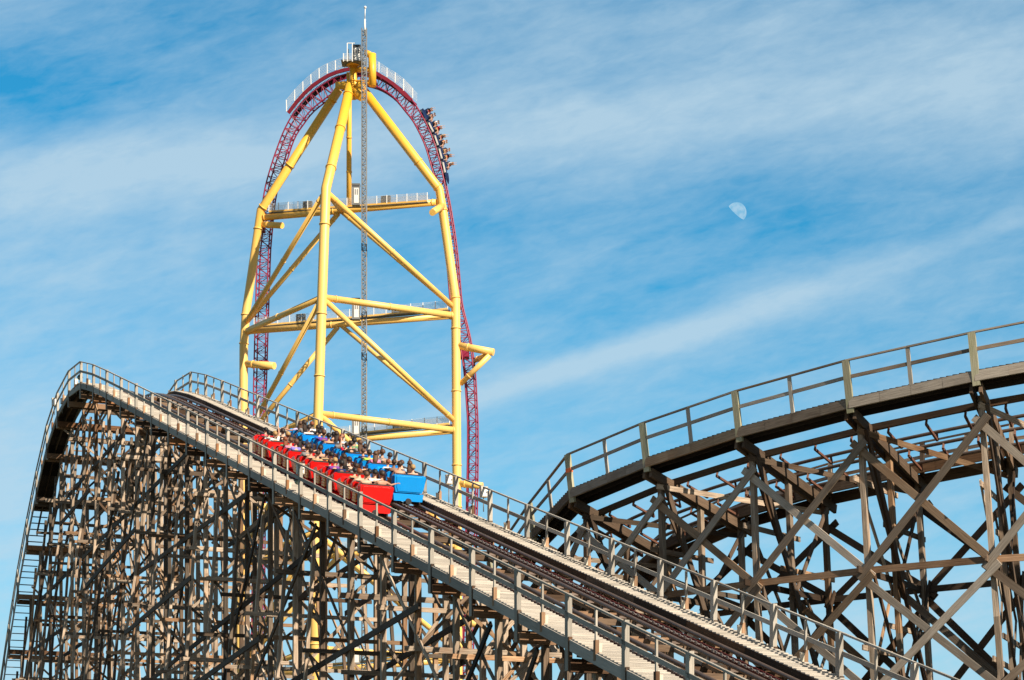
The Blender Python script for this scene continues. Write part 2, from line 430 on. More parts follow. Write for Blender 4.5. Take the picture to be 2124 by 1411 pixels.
# --- longitudinal bracing planes
for wq, seed, dense in ((.66, 3, .75), (2.82, 5, .35), (5.2, 9, .5), (-1.6, 11, .3)):
    rnd = random.Random(seed); lb = MB(); ld_ = MB()
    z = 26.0
    while z > GZ:
        # the run where the timber is above z
        ra_ = None
        for n in range(NB0, NB1 + 1):
            if zl(RN(n)) - 2.3 > z: ra_ = n; break
        if ra_ is not None:
            rb_ = max(n for n in range(NB0, NB1 + 1) if zl(RN(n)) - 2.3 > z)
            if wq < 0: ra_ += 3; rb_ -= 6
            if rb_ > ra_ + 1:
                r0 = RN(ra_) ; r1 = RN(rb_)
                drop = rnd.uniform(.02, .10)
                segs = max(1, int((r1 - r0) / 9.5))
                for q in range(segs):
                    if rnd.random() > dense and q: continue
                    x0 = r0 + (r1 - r0) * q / segs; x1 = r0 + (r1 - r0) * (q + 1) / segs
                    ld_.beam(P0 + U * x0 + PP * wq + Vector((0, 0, z - drop * (x0 - r0))), P0 + U * x1 + PP * wq + Vector((0, 0, z - drop * (x1 - r0))), .06, .2, side=PP, ext=.5)
        z -= TIER * 1.15
    # long parallel diagonals over two bays, tier under tier
    if wq > 0:
        for n in range(NB0 + 2, NB1 - 2):
            zt_ = zl(RN(n)) - 2.1; q = 0
            while zt_ > GZ + 1:
                if rnd.random() < .55 * dense + .12:
                    zb_ = max(GZ, zt_ - 5.6); f_ = (zt_ - zb_) / 5.6
                    a = P0 + U * RN(n) + PP * (wq + .09) + Vector((0, 0, zt_)); b = P0 + U * (RN(n) - 6.7 * f_) + PP * (wq + .09) + Vector((0, 0, zb_))
                    lb.beam(a, b, .045, .12, side=PP, ext=.2)
                zt_ -= 5.6
    # raking struts from the deck down and away
    for n in range(NB0 + 3, NB1 - 8, 1):
        if rnd.random() < .5 * dense:
            a = LP(RN(n), wq - .08, -2.1); L = rnd.randint(2, 5)
            if n + L > NB1 - 8 or wq < 0: continue
            zb = max(GZ, a.z - L * 3.351 * rnd.uniform(.55, 1.1))
            b = P0 + U * RN(n + L) + PP * (wq - .08) + Vector((0, 0, zb))
            ld_.beam(a, b, .06, .18, side=PP)
    lb.build('long_brace', M['timber'], lift); ld_.build('long_girt', M['timber_dark'], lift)

# ------------------------------------------------------------------ right-hand turnaround hill
turn = empty('wooden_turnaround_hill', W(1800, 1500, 66), label='curved banked timber turnaround hill on open X braced trestle at the right', cat='roller coaster')
# (outer handrail foot px, rail top y, Y, beam top y, inner end px, inner y, dY)
TB = [dict(x=1015, rt=1165, bt=1222, Y=81.5, ix=1235, iy=1345, dY=3.3),
      dict(x=1098, rt=1044, bt=1100, Y=78.3, ix=1318, iy=1245, dY=3.6),
      dict(x=1177, rt=943, bt=1015, Y=74.8, ix=1400, iy=1172, dY=4.0),
      dict(x=1332, rt=878, bt=951, Y=71.6, ix=1550, iy=1106, dY=4.3),
      dict(x=1524, rt=812, bt=888, Y=68.7, ix=1722, iy=1057, dY=4.6),
      dict(x=1754, rt=748, bt=827, Y=65.9, ix=1913, iy=1016, dY=5.0),
      dict(x=2015, rt=690, bt=770, Y=63.6, ix=2098, iy=980, dY=5.3),
      dict(x=2300, rt=634, bt=718, Y=62.0, ix=2300, iy=952, dY=5.6),
      dict(x=2620, rt=600, bt=686, Y=61.2, ix=2540, iy=935, dY=5.7),
      dict(x=2950, rt=585, bt=672, Y=61.0, ix=2810, iy=925, dY=5.8)]
for t in TB:
    t['O'] = W(t['x'] + 8, t['bt'], t['Y'])           # beam top at the outer edge
    t['T'] = W(t['x'], t['rt'], t['Y'])
    t['I'] = W(t['ix'], t['iy'] - 30, t['Y'] + t['dY'])
    v = t['I'] - t['O']; t['v'] = v
    hv = Vector((v.x, v.y, 0)).normalized(); t['n'] = hv; t['t'] = Vector((hv.y, -hv.x, 0))
def TP(i, fr, h=0.0):      # point at bent i, fraction across, height above deck plane
    k = int(math.floor(i)); k = max(0, min(len(TB) - 2, k)); u = i - k
    def g(j):
        t = TB[max(0, min(len(TB) - 1, j))]; return t['O'] + t['v'] * fr
    p0, p1, p2, p3 = g(k - 1), g(k), g(k + 1), g(k + 2)
    p = .5 * ((2 * p1) + (p2 - p0) * u + (2 * p0 - 5 * p1 + 4 * p2 - p3) * u * u + (3 * p1 - p0 - 3 * p2 + p3) * u ** 3)
    return p + Vector((0, 0, h))
n8 = len(TB)
def TL_(i, fr, h):
    k = min(n8 - 2, int(i)); return TP(k, fr, h).lerp(TP(k + 1, fr, h), i - k)
def curve_beam(mb, fr, h, wd, ht, step=.25, a=0, b=None):
    b = n8 - 1 if b is None else b; i = a
    while i < b - 1e-6:
        p, q = TL_(i, fr, h), TL_(i + step - 1e-6, fr, h); nn = TB[min(n8 - 1, int(i))]['n']
        mb.beam(p, q, wd, ht, side=nn, ext=.01, tint=.5 + .3 * math.sin(int(i) * 5.1 + fr * 9)); i += step
mb = MB(); curve_beam(mb, 0, -.15, .10, .30); mb.build('side_beam', M['hill_wood'], turn)
mb = MB(); curve_beam(mb, .14, -.12, .06, .18); curve_beam(mb, .07, -.15, .06, .14); mb.build('deck_joist', M['timber_black'], turn)
mb = MB(); i = 0
while i < n8 - 1:
    mb.beam(TL_(i, -.005, .0), TL_(i, .150, .0), .19, .045, side=TB[int(i)]['t'], tint=random.random()); i += .05
mb.build('walkway_deck', M['timber_black'], turn)
mb = MB(); curve_beam(mb, 1.0, -.15, .10, .36); curve_beam(mb, .86, -.15, .10, .30); mb.build('side_beam', M['timber_mid'], turn)
mb = MB(); curve_beam(mb, .93, .0, .8, .05, step=.125); mb.build('walkway_deck', M['timber_dark'], turn)
for fc in (.36, .66):
    mb = MB(); 
    for ff in (fc - .085, fc + .085): mb.tube([TP(k * .125, ff, -.30) for k in range(8 * (n8 - 1) + 1)], .06, 8)
    mb.use(M['rail_steel']); tr = mb.build('track_rails', M['rail_steel'], turn)
    for k in range(3 * (n8 - 1)):
        i = k / 3 + 1 / 6
        t1 = MB(); lo = -.52
        a, b = TP(i, fc - .10, lo), TP(i, fc + .10, lo)
        t1.beam(a, b, .07, .07); t1.beam(a, TP(i, fc - .085, -.30), .07, .07); t1.beam(b, TP(i, fc + .085, -.30), .07, .07)
        t1.build('track_tie', M['rust_steel'], tr)
    mb = MB()
    if fc < .5: curve_beam(mb, .235, -.34, .12, .20, step=.5); mb.build('track_stringer', M['timber_dark'], turn)
# railings
for fr, mt, lab in ((0.0, 'hill_wood', 'mossy timber handrail on the outer edge of the curve'), (1.0, 'timber', 'timber handrail on the inner edge of the curve')):
    mb = MB(); stp = .5
    def rl(i, h):
        k = min(n8 - 2, int(i)); u = i - k
        if fr == 0:
            d0 = TB[k]['T'] - TB[k]['O']; d1 = TB[k + 1]['T'] - TB[k + 1]['O']
            return TP(k, 0).lerp(TP(k + 1, 0), u) + (d0 * (1 - u) + d1 * u) * h
        return TP(k, 1).lerp(TP(k + 1, 1), u) + Vector((0, 0, 1.08 * h))
    i = 0
    while i < n8 - 1:
        mb.beam(rl(i, 1), rl(i + .5, 1), .09, .05, side=TB[int(i)]['n'], ext=.01)
        mb.beam(rl(i, .56), rl(i + .5, .56), .045, .11, side=TB[int(i)]['n'], ext=.01); i += .5
    ho = mb.build('handrail', M[mt], turn, label=lab)
    for i in range(n8):
        mb = MB(); mb.use(M['moss_wood'] if fr == 0 else M['timber'])
        mb.beam(rl(i, 1.0), rl(i, -.38), .11, .22 if fr == 0 else .14, side=TB[i]['n'])
        if fr == 0 and i == 2:
            mb.use(M['orange']).beam(rl(i, .60), rl(i, .48), .125, .235, side=TB[i]['n'])
        mb.build('rail_post', None, ho)
        if i < n8 - 1:
            mb = MB(); mb.beam(rl(i + .5, 1.0), rl(i + .5, -.2), .06, .12, side=TB[i]['n']); mb.build('baluster', M['rail_wood'] if fr == 0 else M['timber'], ho)
# trestle
def LEAN(p, z):   # foot of a leg that starts at p
    d = p.z - z; px = XC + F * p.x / p.y
    return Vector((p.x + d * (px - XC) * .0000745, p.y, z))
tiers = [9.9, 6.1, 2.3, GZ]
FR = (.14, .52, .93)
for i, t in enumerate(TB):
    mb = MB()
    for s_ in (-.14, .14):
        mb.beam(TP(i, .012, -.46) + t['t'] * s_, TP(i, 1.02, -.46) + t['t'] * s_, .10, .30, side=t['t'])
    capo = mb.build('cap_beam', M['timber_mid'], turn)
    for fr in FR:
        p = TP(i, fr, -.35); q = LEAN(p, GZ); mb = MB(); zt = p.z; tn = random.random(); cuts = [p.z] + [z for z in (8.2, 3.9) if z < p.z - 1] + [GZ]
        for za, zb in zip(cuts, cuts[1:]):
            mb.beam(LEAN(p, za), LEAN(p, zb), .16, .20, side=t['t'], tint=tn * .5 + random.random() * .5)
        mb.build('post', M['timber'], capo)
    # girts and diagonals across the bent
    mb = MB(); pv = None
    for z in tiers[:-1]:
        a = LEAN(TP(i, FR[0], 0), z); b = LEAN(TP(i, FR[2], 0), z)
        if TP(i, FR[2]).z < z + .6: continue
        for s_ in (-.12,): mb.beam(a + t['t'] * s_, b + t['t'] * s_, .06, .2, side=t['t'], ext=.6)
    zs_ = [TP(i, .5).z - .8] + [z for z in tiers if z < TP(i, .5).z - 2]
    for z0, z1 in zip(zs_, zs_[1:]):
        pa, pb, pc = TP(i, FR[0]), TP(i, FR[1]), TP(i, FR[2])
        z0a = min(z0, pc.z - .5)
        mb.beam(LEAN(pa, z0) + t['t'] * .13, LEAN(pb, z1) + t['t'] * .13, .06, .15, side=t['t'], ext=.3)
        mb.beam(LEAN(pc, z0a) + t['t'] * .13, LEAN(pb, z1) + t['t'] * .13, .06, .15, side=t['t'], ext=.3)
    p = TP(i, FR[0], -.6); 
    mb.beam(p + t['t'] * .2, LEAN(TP(i, .93), max(GZ, p.z - 9.5)) + t['t'] * .2, .09, .22, side=t['t'])
    mb.build('bent_bracing', M['timber_dark'], capo)
    if i < n8 - 1:
        t2 = TB[i + 1]
        for fr, off, mt in ((FR[0], -.2, 'hill_wood'), (FR[2], .2, 'timber_dark'), (FR[1], .2, 'timber')):
            pa, pb = TP(i, fr), TP(i + 1, fr)
            o1 = t['n'] * off
            lv = [None] + tiers
            if fr == FR[1]: lv = tiers
            for z0, z1 in zip(lv, lv[1:]):
                za = (pa.z - 1.25) if z0 is None else z0 - .35
                zb = (pb.z - 1.25) if z0 is None else z0 - .35
                if za - z1 < 1.0: continue
                m2 = MB(); m2.beam(LEAN(pa, za) + o1, LEAN(pb, z1) + o1, .06, .23, side=t['n'], ext=.35); m2.build('cross_brace', M[mt], turn)
                if fr != FR[1]:
                    m2 = MB(); m2.beam(LEAN(pb, zb) + o1 * 1.35, LEAN(pa, z1) + o1 * 1.35, .06, .23, side=t['n'], ext=.35); m2.build('cross_brace', M[mt], turn)
        if i >= 1:
            m2 = MB(); zl_ = TP(i, .5).z - random.uniform(1.6, 2.6)
            for ff, gg, dz in ((.10, .62, 0), (.48, 1.0, -1.1), (.10, .62, -5.2), (.45, 1.0, -4.3)):
                a_, b_ = LEAN(TP(i, ff), zl_ + dz), LEAN(TP(i, gg), zl_ + dz)
                m2.beam(a_ - t['t'] * .14, b_ - t['t'] * .14, .05, .17, side=t['t'], ext=.25)
            for fa, fb, za, zb in ((.14, .52, -1.0, -4.0), (.52, .14, -4.2, -7.6), (.52, .93, -1.6, -4.4), (.93, .52, -4.6, -8)):
                pa_, pb_ = TP(i, fa), TP(i, fb)
                m2.beam(LEAN(pa_, zl_ + za + 1) - t['t'] * .2, LEAN(pb_, zl_ + zb + 1) - t['t'] * .2, .05, .13, side=t['t'], ext=.2)
            m2.build('ledger', M['timber'], capo)
            # plan bracing from the outer node to the next inner node
            m2 = MB(); m2.beam(TP(i, .1, -.72), TP(i + 1, .95, -.72), .06, .17, side=t['n']); m2.build('plan_brace', M['timber'], turn)
for z, fr, off, mt in ((9.9, FR[0], -.14, 'timber_red'), (9.9, FR[2], .14, 'timber_dark'), (6.1, FR[2], .14, 'timber_dark'), (2.3, FR[0], -.14, 'timber_red')):
    mb = MB()
    for i in range(1, n8 - 1):
        a, b = TP(i, fr), TP(i + 1, fr)
        if min(a.z, b.z) < z + .5: continue
        o1 = TB[i]['n'] * off
        mb.beam(LEAN(a, z) + o1, LEAN(b, z) + o1, .07, .21, side=TB[i]['n'], ext=.1)
    mb.build('long_girt', M[mt], turn)

# ------------------------------------------------------------------ steel tower coaster
tw = empty('steel_tower_coaster', W(720, 1850 + 25, 346), label='tall yellow tubular tower with maroon track arching over its top', cat='roller coaster')
LY, RY, FY, KY = 354., 344., 332., 349.
def gz(px, Y): return YH - GZ * F / Y
def column(pts, r, n=20, name='column', collars=()):
    mb = MB(); mb.tube(pts, r, n)
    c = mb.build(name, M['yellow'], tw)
    for (a, b, f) in collars:
        p = Vector(a).lerp(Vector(b), f); d = (Vector(b) - Vector(a)).normalized()
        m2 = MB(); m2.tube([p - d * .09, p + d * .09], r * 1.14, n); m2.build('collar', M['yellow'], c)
    return c
def colpx(lst, r, name='column', every=None, fr=()):
    pts = [W(*p) for p in lst]
    cs = []
    for k, f in fr: cs.append((pts[k], pts[k + 1], f))
    return column(pts, r, name=name, collars=cs)
Lb = [(703, 186, 346.5), (541, 437, LY), (510, 650, LY), (505.5, 720, LY), (505, 846, LY), (497, 1411, LY), (492, gz(0, LY), LY)]
colpx(Lb, .70, fr=((0, .08), (0, .62), (0, .97), (1, .18), (2, .05), (2, .9), (4, .02), (4, .26), (4, .57), (4, .95)))
Fb = [(727, 178, 341), (676, 392, FY), (668, 615, FY), (660, 858, FY), (654, 1105, FY), (648, gz(0, FY), FY)]
colpx(Fb, .76, fr=((0, .09), (0, .42), (0, .80), (1, .33), (2, .15), (2, .68), (3, .15), (3, .6), (4, .3)))
Rb = [(742, 172, 340.5), (911, 393, RY), (919, 442, RY), (945, 622, RY), (947, 893, RY), (950, 1375, RY), (951, gz(0, RY), RY)]
colpx(Rb, .72, fr=((0, .06), (0, .74), (0, .98), (1, .9), (2, .98), (3, .22), (3, .70), (4, .15), (4, .33), (4, .7)))
colpx([(724, 150, 344), (724, 300, 348), (724, 442, KY)], .42, fr=((0, .9), (1, .4)))
# front to side members and left-right members, four levels
Lm = [(542, 452), (508, 688), (505, 932), (500, 1168), (496, 1404)]
Rm = [(905, 420), (943, 655), (947, 893), (949, 1132), (950, 1368)]
Fm = [(675, 396), (668, 617), (661, 858), (654, 1103), (649, 1345)]
for k in range(5):
    l = (*Lm[k], LY); r_ = (*Rm[k], RY); f_ = (*Fm[k], FY)
    colpx([l, r_], .50, 'cross_member', fr=((0, .02), (0, .42), (0, .98)))
    if k:
        colpx([f_, r_], .50, 'cross_member', fr=((0, .10), (0, .5), (0, .97)))
        colpx([f_, l], .46, 'cross_member', fr=((0, .55), (0, .97)))
for k in range(4):
    mid = W(*Lm[k], LY).lerp(W(*Rm[k], RY), .46)
    for a, b, r_ in ((W(*Fm[k], FY), W(*Rm[k + 1], RY), .42), (W(*Fm[k], FY), W(*Lm[k + 1], LY), .40), (mid, W(*Rm[k + 1], RY), .34), (mid, W(*Lm[k + 1], LY), .40)):
        a = a + (b - a).normalized() * .5; b = b + Vector((0, 0, 1.2))
        column([a, b], r_, 14, 'diagonal_brace', [(a, b, .5), (a, b, .06)] if k % 2 == 0 else [(a, b, .5), (a, b, .93)])
    if k == 0:
        column([W(*Fm[0], FY), mid], .36, 14, 'diagonal_brace')
# stub arms that hold the track
for pts, r_ in (([(508, 755, LY), (569, 759, LY - 3)], .58), ([(545, 466, LY), (585, 468, LY - 3)], .50), ([(950, 717, RY), (1024, 731, RY - 1.5)], .58),
                ([(955, 797, RY), (1016, 737, RY - 1.5)], .42), ([(984, 748, RY + 4), (1012, 736, RY - 1)], .42), ([(950, 1003, RY), (1001, 1008, RY - 1)], .55),
                ([(918, 427, RY), (897, 441, RY - 8)], .52), ([(500, 1050, LY), (561, 1052, LY - 3)], .58), ([(950, 1290, RY), (1000, 1296, RY - 1)], .55)):
    a, b = W(*pts[0]), W(*pts[1]); column([a, b], r_, 16, 'support_arm', [(a, b, .28)] if (a - b).length > 3 else [])
# summit hub and bent pipe arm
column([W(733, 205, 342), W(733, 133, 342)], .62, 20, 'summit_hub', [(W(733, 205, 342), W(733, 133, 342), .5)])
column([W(698, 178, 343), W(742, 176, 342)], .62, 18, 'summit_hub')
column([W(734, 190, 341), W(752, 200, 340)], .82, 18, 'summit_hub')
column([W(760, 110, 341), W(770, 116, 340)], .50, 16, 'pipe_arm')
column([W(772, 112, 340), W(772.5, 179, 340)], .60, 18, 'pipe_arm')
for y in (145, 171): column([W(738, y, 342), W(770, y, 340)], .38, 14, 'pipe_arm')

# --- maroon track
OUT = [(524, 1411), (527, 1100), (529, 850), (529.5, 781), (536, 551), (541, 486), (551, 402), (566, 345), (578, 310), (592, 274), (610, 241), (633, 212), (662.5, 186), (695, 166), (724, 157), (752, 154.5), (780, 160),
       (806, 169.5), (832, 186), (855, 208.6), (874, 238), (891, 270.5), (904, 303), (915, 342), (923, 378), (933, 428), (945, 505), (952, 578), (957, 628), (969, 677.5), (977, 716), (984, 773), (987.5, 838), (989.5, 895), (988, 1050), (978, 1411)]
INN = [(545, 1411), (548, 1100), (549, 850), (551, 781), (558, 551), (562, 486), (571, 404), (587, 352), (599, 313), (611, 281), (627, 257), (647, 231), (674, 209), (702, 189), (726, 178), (752, 175.5), (777, 181),
       (796, 189), (819, 205), (838.5, 228), (856.5, 251), (871, 277), (884, 306), (895.6, 345.5), (905, 378), (915, 428), (924, 505), (931, 578), (936, 628), (949, 680), (956, 718), (964, 773), (969, 838), (971.5, 895), (969, 1050), (958, 1411)]
def catm(L, m=4):
    o = []
    for k in range(len(L) - 1):
        p = [Vector(L[max(0, min(len(L) - 1, k + j))]) for j in (-1, 0, 1, 2)]
        for q in range(m):
            u = q / m
            o.append(.5 * ((2 * p[1]) + (p[2] - p[0]) * u + (2 * p[0] - 5 * p[1] + 4 * p[2] - p[3]) * u * u + (3 * p[1] - p[0] - 3 * p[2] + p[3]) * u ** 3))
    o.append(Vector(L[-1])); return o
def depth_t(px): return 357 - (px - 540) / 440. * 10
# dense and evenly spaced samples
def resample(A, B, d):
    A3 = [W(p.x, p.y, depth_t(p.x)) for p in A]; B3 = [W(p.x, p.y, depth_t(q.x) ) for p, q in zip(B, A)]
    s = [0]
    for a, b in zip(A3, A3[1:]): s.append(s[-1] + (b - a).length)
    n = int(s[-1] / d); oa, ob = [], []; j = 0
    for i in range(n + 1):
        t_ = s[-1] * i / n
        while j < len(s) - 2 and s[j + 1] < t_: j += 1
        u = (t_ - s[j]) / max(1e-6, s[j + 1] - s[j]); oa.append(A3[j].lerp(A3[j + 1], u)); ob.append(B3[j].lerp(B3[j + 1], u))
    return oa, ob
oa, ob = resample(catm([(x, y) for x, y in OUT], 5), catm([(x, y) for x, y in INN], 5), 1.15)
DY = Vector((0.15, .75, 0))
trk = MB()
for s_ in (-1, 1):
    trk.tube([p + DY * s_ for p in oa], .13, 6); trk.tube([p + DY * s_ * .7 for p in ob], .13, 6)
tro = trk.build('maroon_track', M['maroon'], tw, label='maroon lattice track arching over the tower')
lc = MB()
for i in range(len(oa) - 1):
    for s_ in (-1, 1):
        a, b = oa[i] + DY * s_, ob[i] + DY * s_ * .7; a2, b2 = oa[i + 1] + DY * s_, ob[i + 1] + DY * s_ * .7
        lc.beam(a, b, .10, .10)
        lc.beam(a, b2, .09, .09) if i % 2 else lc.beam(b, a2, .09, .09)
    lc.beam(oa[i] - DY, oa[i] + DY, .12, .12); lc.beam(ob[i] - DY * .7, ob[i] + DY * .7, .10, .10)
    if i % 2: lc.beam(oa[i] - DY, ob[i + 1] + DY * .7, .08, .08)
    else: lc.beam(ob[i] - DY * .7, ob[i + 1] + DY * .7, .08, .08)
lc.build('lattice', M['maroon'], tro)
# gusset box where the track meets the arm
for (x, y) in ((560, 758), (967, 736), (552, 468)):
    mb = MB(); c = W(x - (4 if x > 900 else 12), y + (6 if y < 500 else 0), depth_t(x)); mb.box(c, 1.6, 1.6, 1.2); mb.build('gusset', M['maroon'], tro)
# arch catwalk
CB = [(600, 237), (616.8, 215), (633.7, 196), (650.5, 180.5), (667.4, 168.6), (684, 158.7), (701, 151.7), (718, 147), (740, 143.5), (762, 145), (778, 149.5), (791, 156), (807.6, 166), (824.5, 177.6), (842, 194), (860.7, 210)]
CT = [(599.4, 213), (616.6, 192), (633.5, 175), (650, 160), (667, 147), (684, 138), (700.6, 131.5), (718, 125.5), (740, 122), (762, 124), (778, 129), (791, 135), (807.6, 146.7), (824.5, 156.5), (842, 169.5), (860.7, 189)]
cw = MB()
for s_ in (-1.55, 1.55):
    dv = Vector((.2, .75, 0)) * s_
    P = [W(x, y, depth_t(x)) + dv for x, y in CB]; Q = [W(x, y, depth_t(x)) + dv for x, y in CT]
    if s_ < 0: P0_ = P
    for a, b in zip(P, P[1:]):
        d_ = (b - a).normalized(); nn = Vector((-d_.z, 0, d_.x)); cw.beam(a - nn * .35, b - nn * .35, .18, .55, side=(0, 1, 0), ext=.02)
        cw.beam(a - nn * .35 - dv * .3, b - nn * .35 - dv * .3, .75, .05, side=(0, 1, 0))
cwo = cw.build('arch_catwalk', M['catwalk_red'], tw)
for s_ in (1.55, -1.55):
    rl_ = MB(); dv = Vector((.2, .75, 0)) * s_
    P = [W(x, y, depth_t(x)) + dv for x, y in CB]; Q = [W(x, y, depth_t(x)) + dv for x, y in CT]
    for k in range(6):
        f_ = 1 - k * .15
        for i in range(len(P) - 1): rl_.tube([P[i].lerp(Q[i], f_), P[i + 1].lerp(Q[i + 1], f_)], .028, 4, cap=False)
    rr_ = rl_.build('railing', M['white'], cwo)
dv = Vector((.2, .75, 0)) * -1.55
for (x, y), (x2, y2) in zip(CB, CT):
    if 705 < x < 775: continue
    mb = MB(); mb.beam(W(x, y, depth_t(x)) + dv, W(x2, y2, depth_t(x2)) + dv, .13, .13); mb.build('railing_post', M['white'], rr_)
dk = MB()   # dark brake fin row and service rail inside the arch, left half
for (x, y), (x2, y2) in zip(CB[:6], CB[1:7]):
    a = W(x + 6, y + 6, depth_t(x)); b = W(x2 + 6, y2 + 6, depth_t(x2))
    for q in range(6): 
        p = a.lerp(b, q / 6); dk.beam(p + Vector((-.25, 0, .2)), p + Vector((.25, 0, -.35)), .5, .10, side=(0, 1, 0))
dk.build('brake_fins', M['dark'], cwo)

# --- level catwalks with railings, cabins, vents
for k in range(5):
    a, b = W(Lm[k][0] + 22, Lm[k][1] - 10, LY), W(Rm[k][0] - 12, Rm[k][1] - 12.5, RY)
    if k == 0: a, b = W(561, 441, LY), W(889, 419, RY)
    d_ = (b - a).normalized(); pv = Vector((d_.y, -d_.x, 0)).normalized() * .55
    mb = MB(); mb.use(M['galv']).beam(a - Vector((0, 0, .15)), b - Vector((0, 0, .15)), 1.2, .12, side=pv)
    mb.use(M['yellow'])
    for s_ in (-1, 1): mb.beam(a + pv * s_, b + pv * s_, .10, .30, side=pv)
    cat = mb.build('catwalk', None, tw)
    n = 16
    for s_ in (-1, 1):
        rl_ = MB()
        for q in range(7):
            h = Vector((0, 0, .28 + q * .165)); rl_.tube([a + pv * s_ + h, b + pv * s_ + h], .024, 4, cap=False)
        if s_ == -1:
            for q in range(1, n): rl_.beam(a.lerp(b, q / n) + pv, a.lerp(b, q / n) + pv + Vector((0, 0, 1.25)), .07, .07)
        ro = rl_.build('railing', M['white'], cat)
    for q in range(n + 1):
        p = a.lerp(b, q / n) - pv * 0 + pv * (1 if pv.y < 0 else -1)
        m2 = MB(); m2.beam(p, p + Vector((0, 0, 1.35)), .12, .12); m2.build('railing_post', M['white'], ro)
    for f_ in (.24, .735):
        p = a.lerp(b, f_) + Vector((0, 0, .75)); m2 = MB(); m2.use(M['galv'])
        ml = Matrix((d_, pv.normalized(), Vector((0, 0, 1)))).transposed()
        m2.box(p, 1.5, .5, .08, ml); m2.box(p + Vector((0, 0, .6)), 1.5, .5, .08, ml); m2.box(p - Vector((0, 0, .6)), 1.5, .5, .08, ml)
        m2.use(M['dark'])
        for q in range(7): m2.box(p + Vector((0, 0, -.5 + q * .165)), 1.3, .30, .06, ml)
        for s_ in (-.72, .72): m2.box(p + d_ * s_, .08, .5, 1.25, ml)
        m2.build('vent_unit', None, cat)
    # lift cabin landing
    p = a.lerp(b, .53) if k == 0 else a.lerp(b, .535)
    p = W(738.5, 427 if k == 0 else (Lm[k][1] + Rm[k][1]) / 2 - 7.5, 345)
    m2 = MB(); m2.use(M['galv']); m2.box(p + Vector((0, 0, 1.65)), 1.25, 1.2, 3.3); m2.use(M['dark']).box(p + Vector((0, -.02, 3.0)), 1.15, 1.2, .25); m2.use(M['galv']).box(p + Vector((0, 0, 3.33)), 1.35, 1.35, .08)
    cb = m2.build('landing_cabin', None, tw)
    m2 = MB(); m2.use(M['white']).box(p + Vector((.1, -.63, 1.45)), .75, .06, 2.4)
    m2.use(M['galv'])
    for s_ in (-.16, .16): m2.box(p + Vector((.1 + s_, -.67, 2.0)), .16, .03, .9)
    m2.build('door', None, cb)
# summit cabin and platform
p = W(739, 131, 340.5)
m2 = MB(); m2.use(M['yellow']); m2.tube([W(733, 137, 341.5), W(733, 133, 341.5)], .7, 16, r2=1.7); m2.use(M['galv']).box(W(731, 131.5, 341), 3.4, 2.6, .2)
pf = m2.build('summit_platform', None, tw)
m2 = MB(); m2.use(M['galv']).box(p + Vector((.1, 0, 1.35)), 1.25, 1.2, 2.7); m2.use(M['dark']).box(p + Vector((.1, -.02, 2.5)), 1.2, 1.22, .35)
cb = m2.build('summit_cabin', None, tw)
m2 = MB(); m2.use(M['white']).box(p + Vector((.2, -.63, 1.2)), .85, .06, 2.0)
for s_ in (-.2, .2): m2.use(M['dark']).box(p + Vector((.2 + s_, -.67, 1.55)), .18, .03, .6)
m2.build('door', None, cb)
m2 = MB()
x0, x1 = W(713, 131, 340).x, W(731, 131, 340).x; zb = W(0, 131, 340).z
for x in (x0, W(721, 0, 340).x, W(731.5, 0, 340).x):
    for y in (339.4, 341.8):
        m2.beam((x, y, zb), (x, y, zb + (1.3 if x == x0 else 2.9)), .13, .13)
for q in range(6):
    for y in (339.4, 341.8): m2.tube([(x0, y, zb + .2 + q * .2), (x1, y, zb + .2 + q * .2)], .03, 4, cap=False)
m2.beam((W(721, 0, 340).x, 339.4, zb + 2.9), (x1 + .5, 339.4, zb + 2.9), .1, .1)
m2.build('platform_railing', M['white'], pf)
# service lift mast
ms = MB(); XM, YM = W(755.5, 0, 338.5).x, 338.5; zt = W(0, 60, YM).z; wd = .36
for sx in (-1, 1):
    for sy in (-1, 1): ms.tube([(XM + sx * wd, YM + sy * wd, GZ), (XM + sx * wd, YM + sy * wd, zt)], .085, 6)
z = GZ; i = 0
while z < zt - .7:
    for sy in (-1, 1):
        ms.beam((XM - wd, YM + sy * wd, z), (XM + wd, YM + sy * wd, z), .10, .10)
        a, b = ((-wd, wd) if i % 2 else (wd, -wd)); ms.beam((XM + a, YM + sy * wd, z), (XM + b, YM + sy * wd, z + .75), .09, .09)
    for sx in (-1, 1): ms.beam((XM + sx * wd, YM - wd, z), (XM + sx * wd, YM + wd, z + (.75 if i % 2 else 0)), .05, .05)
    z += .75; i += 1
mo = ms.build('service_mast', M['galv'], tw)
an = MB(); an.tube([(XM + .1, YM, zt - 1), (XM + .1, YM, W(0, 40, YM).z)], .15, 8); an.tube([(XM + .1, YM, W(0, 40, YM).z), (XM + .15, YM, W(0, 16, YM).z)], .07, 8); an.ball((XM + .15, YM, W(0, 15.5, YM).z), .22, .22, .22)
an.build('antenna', M['white'], mo)

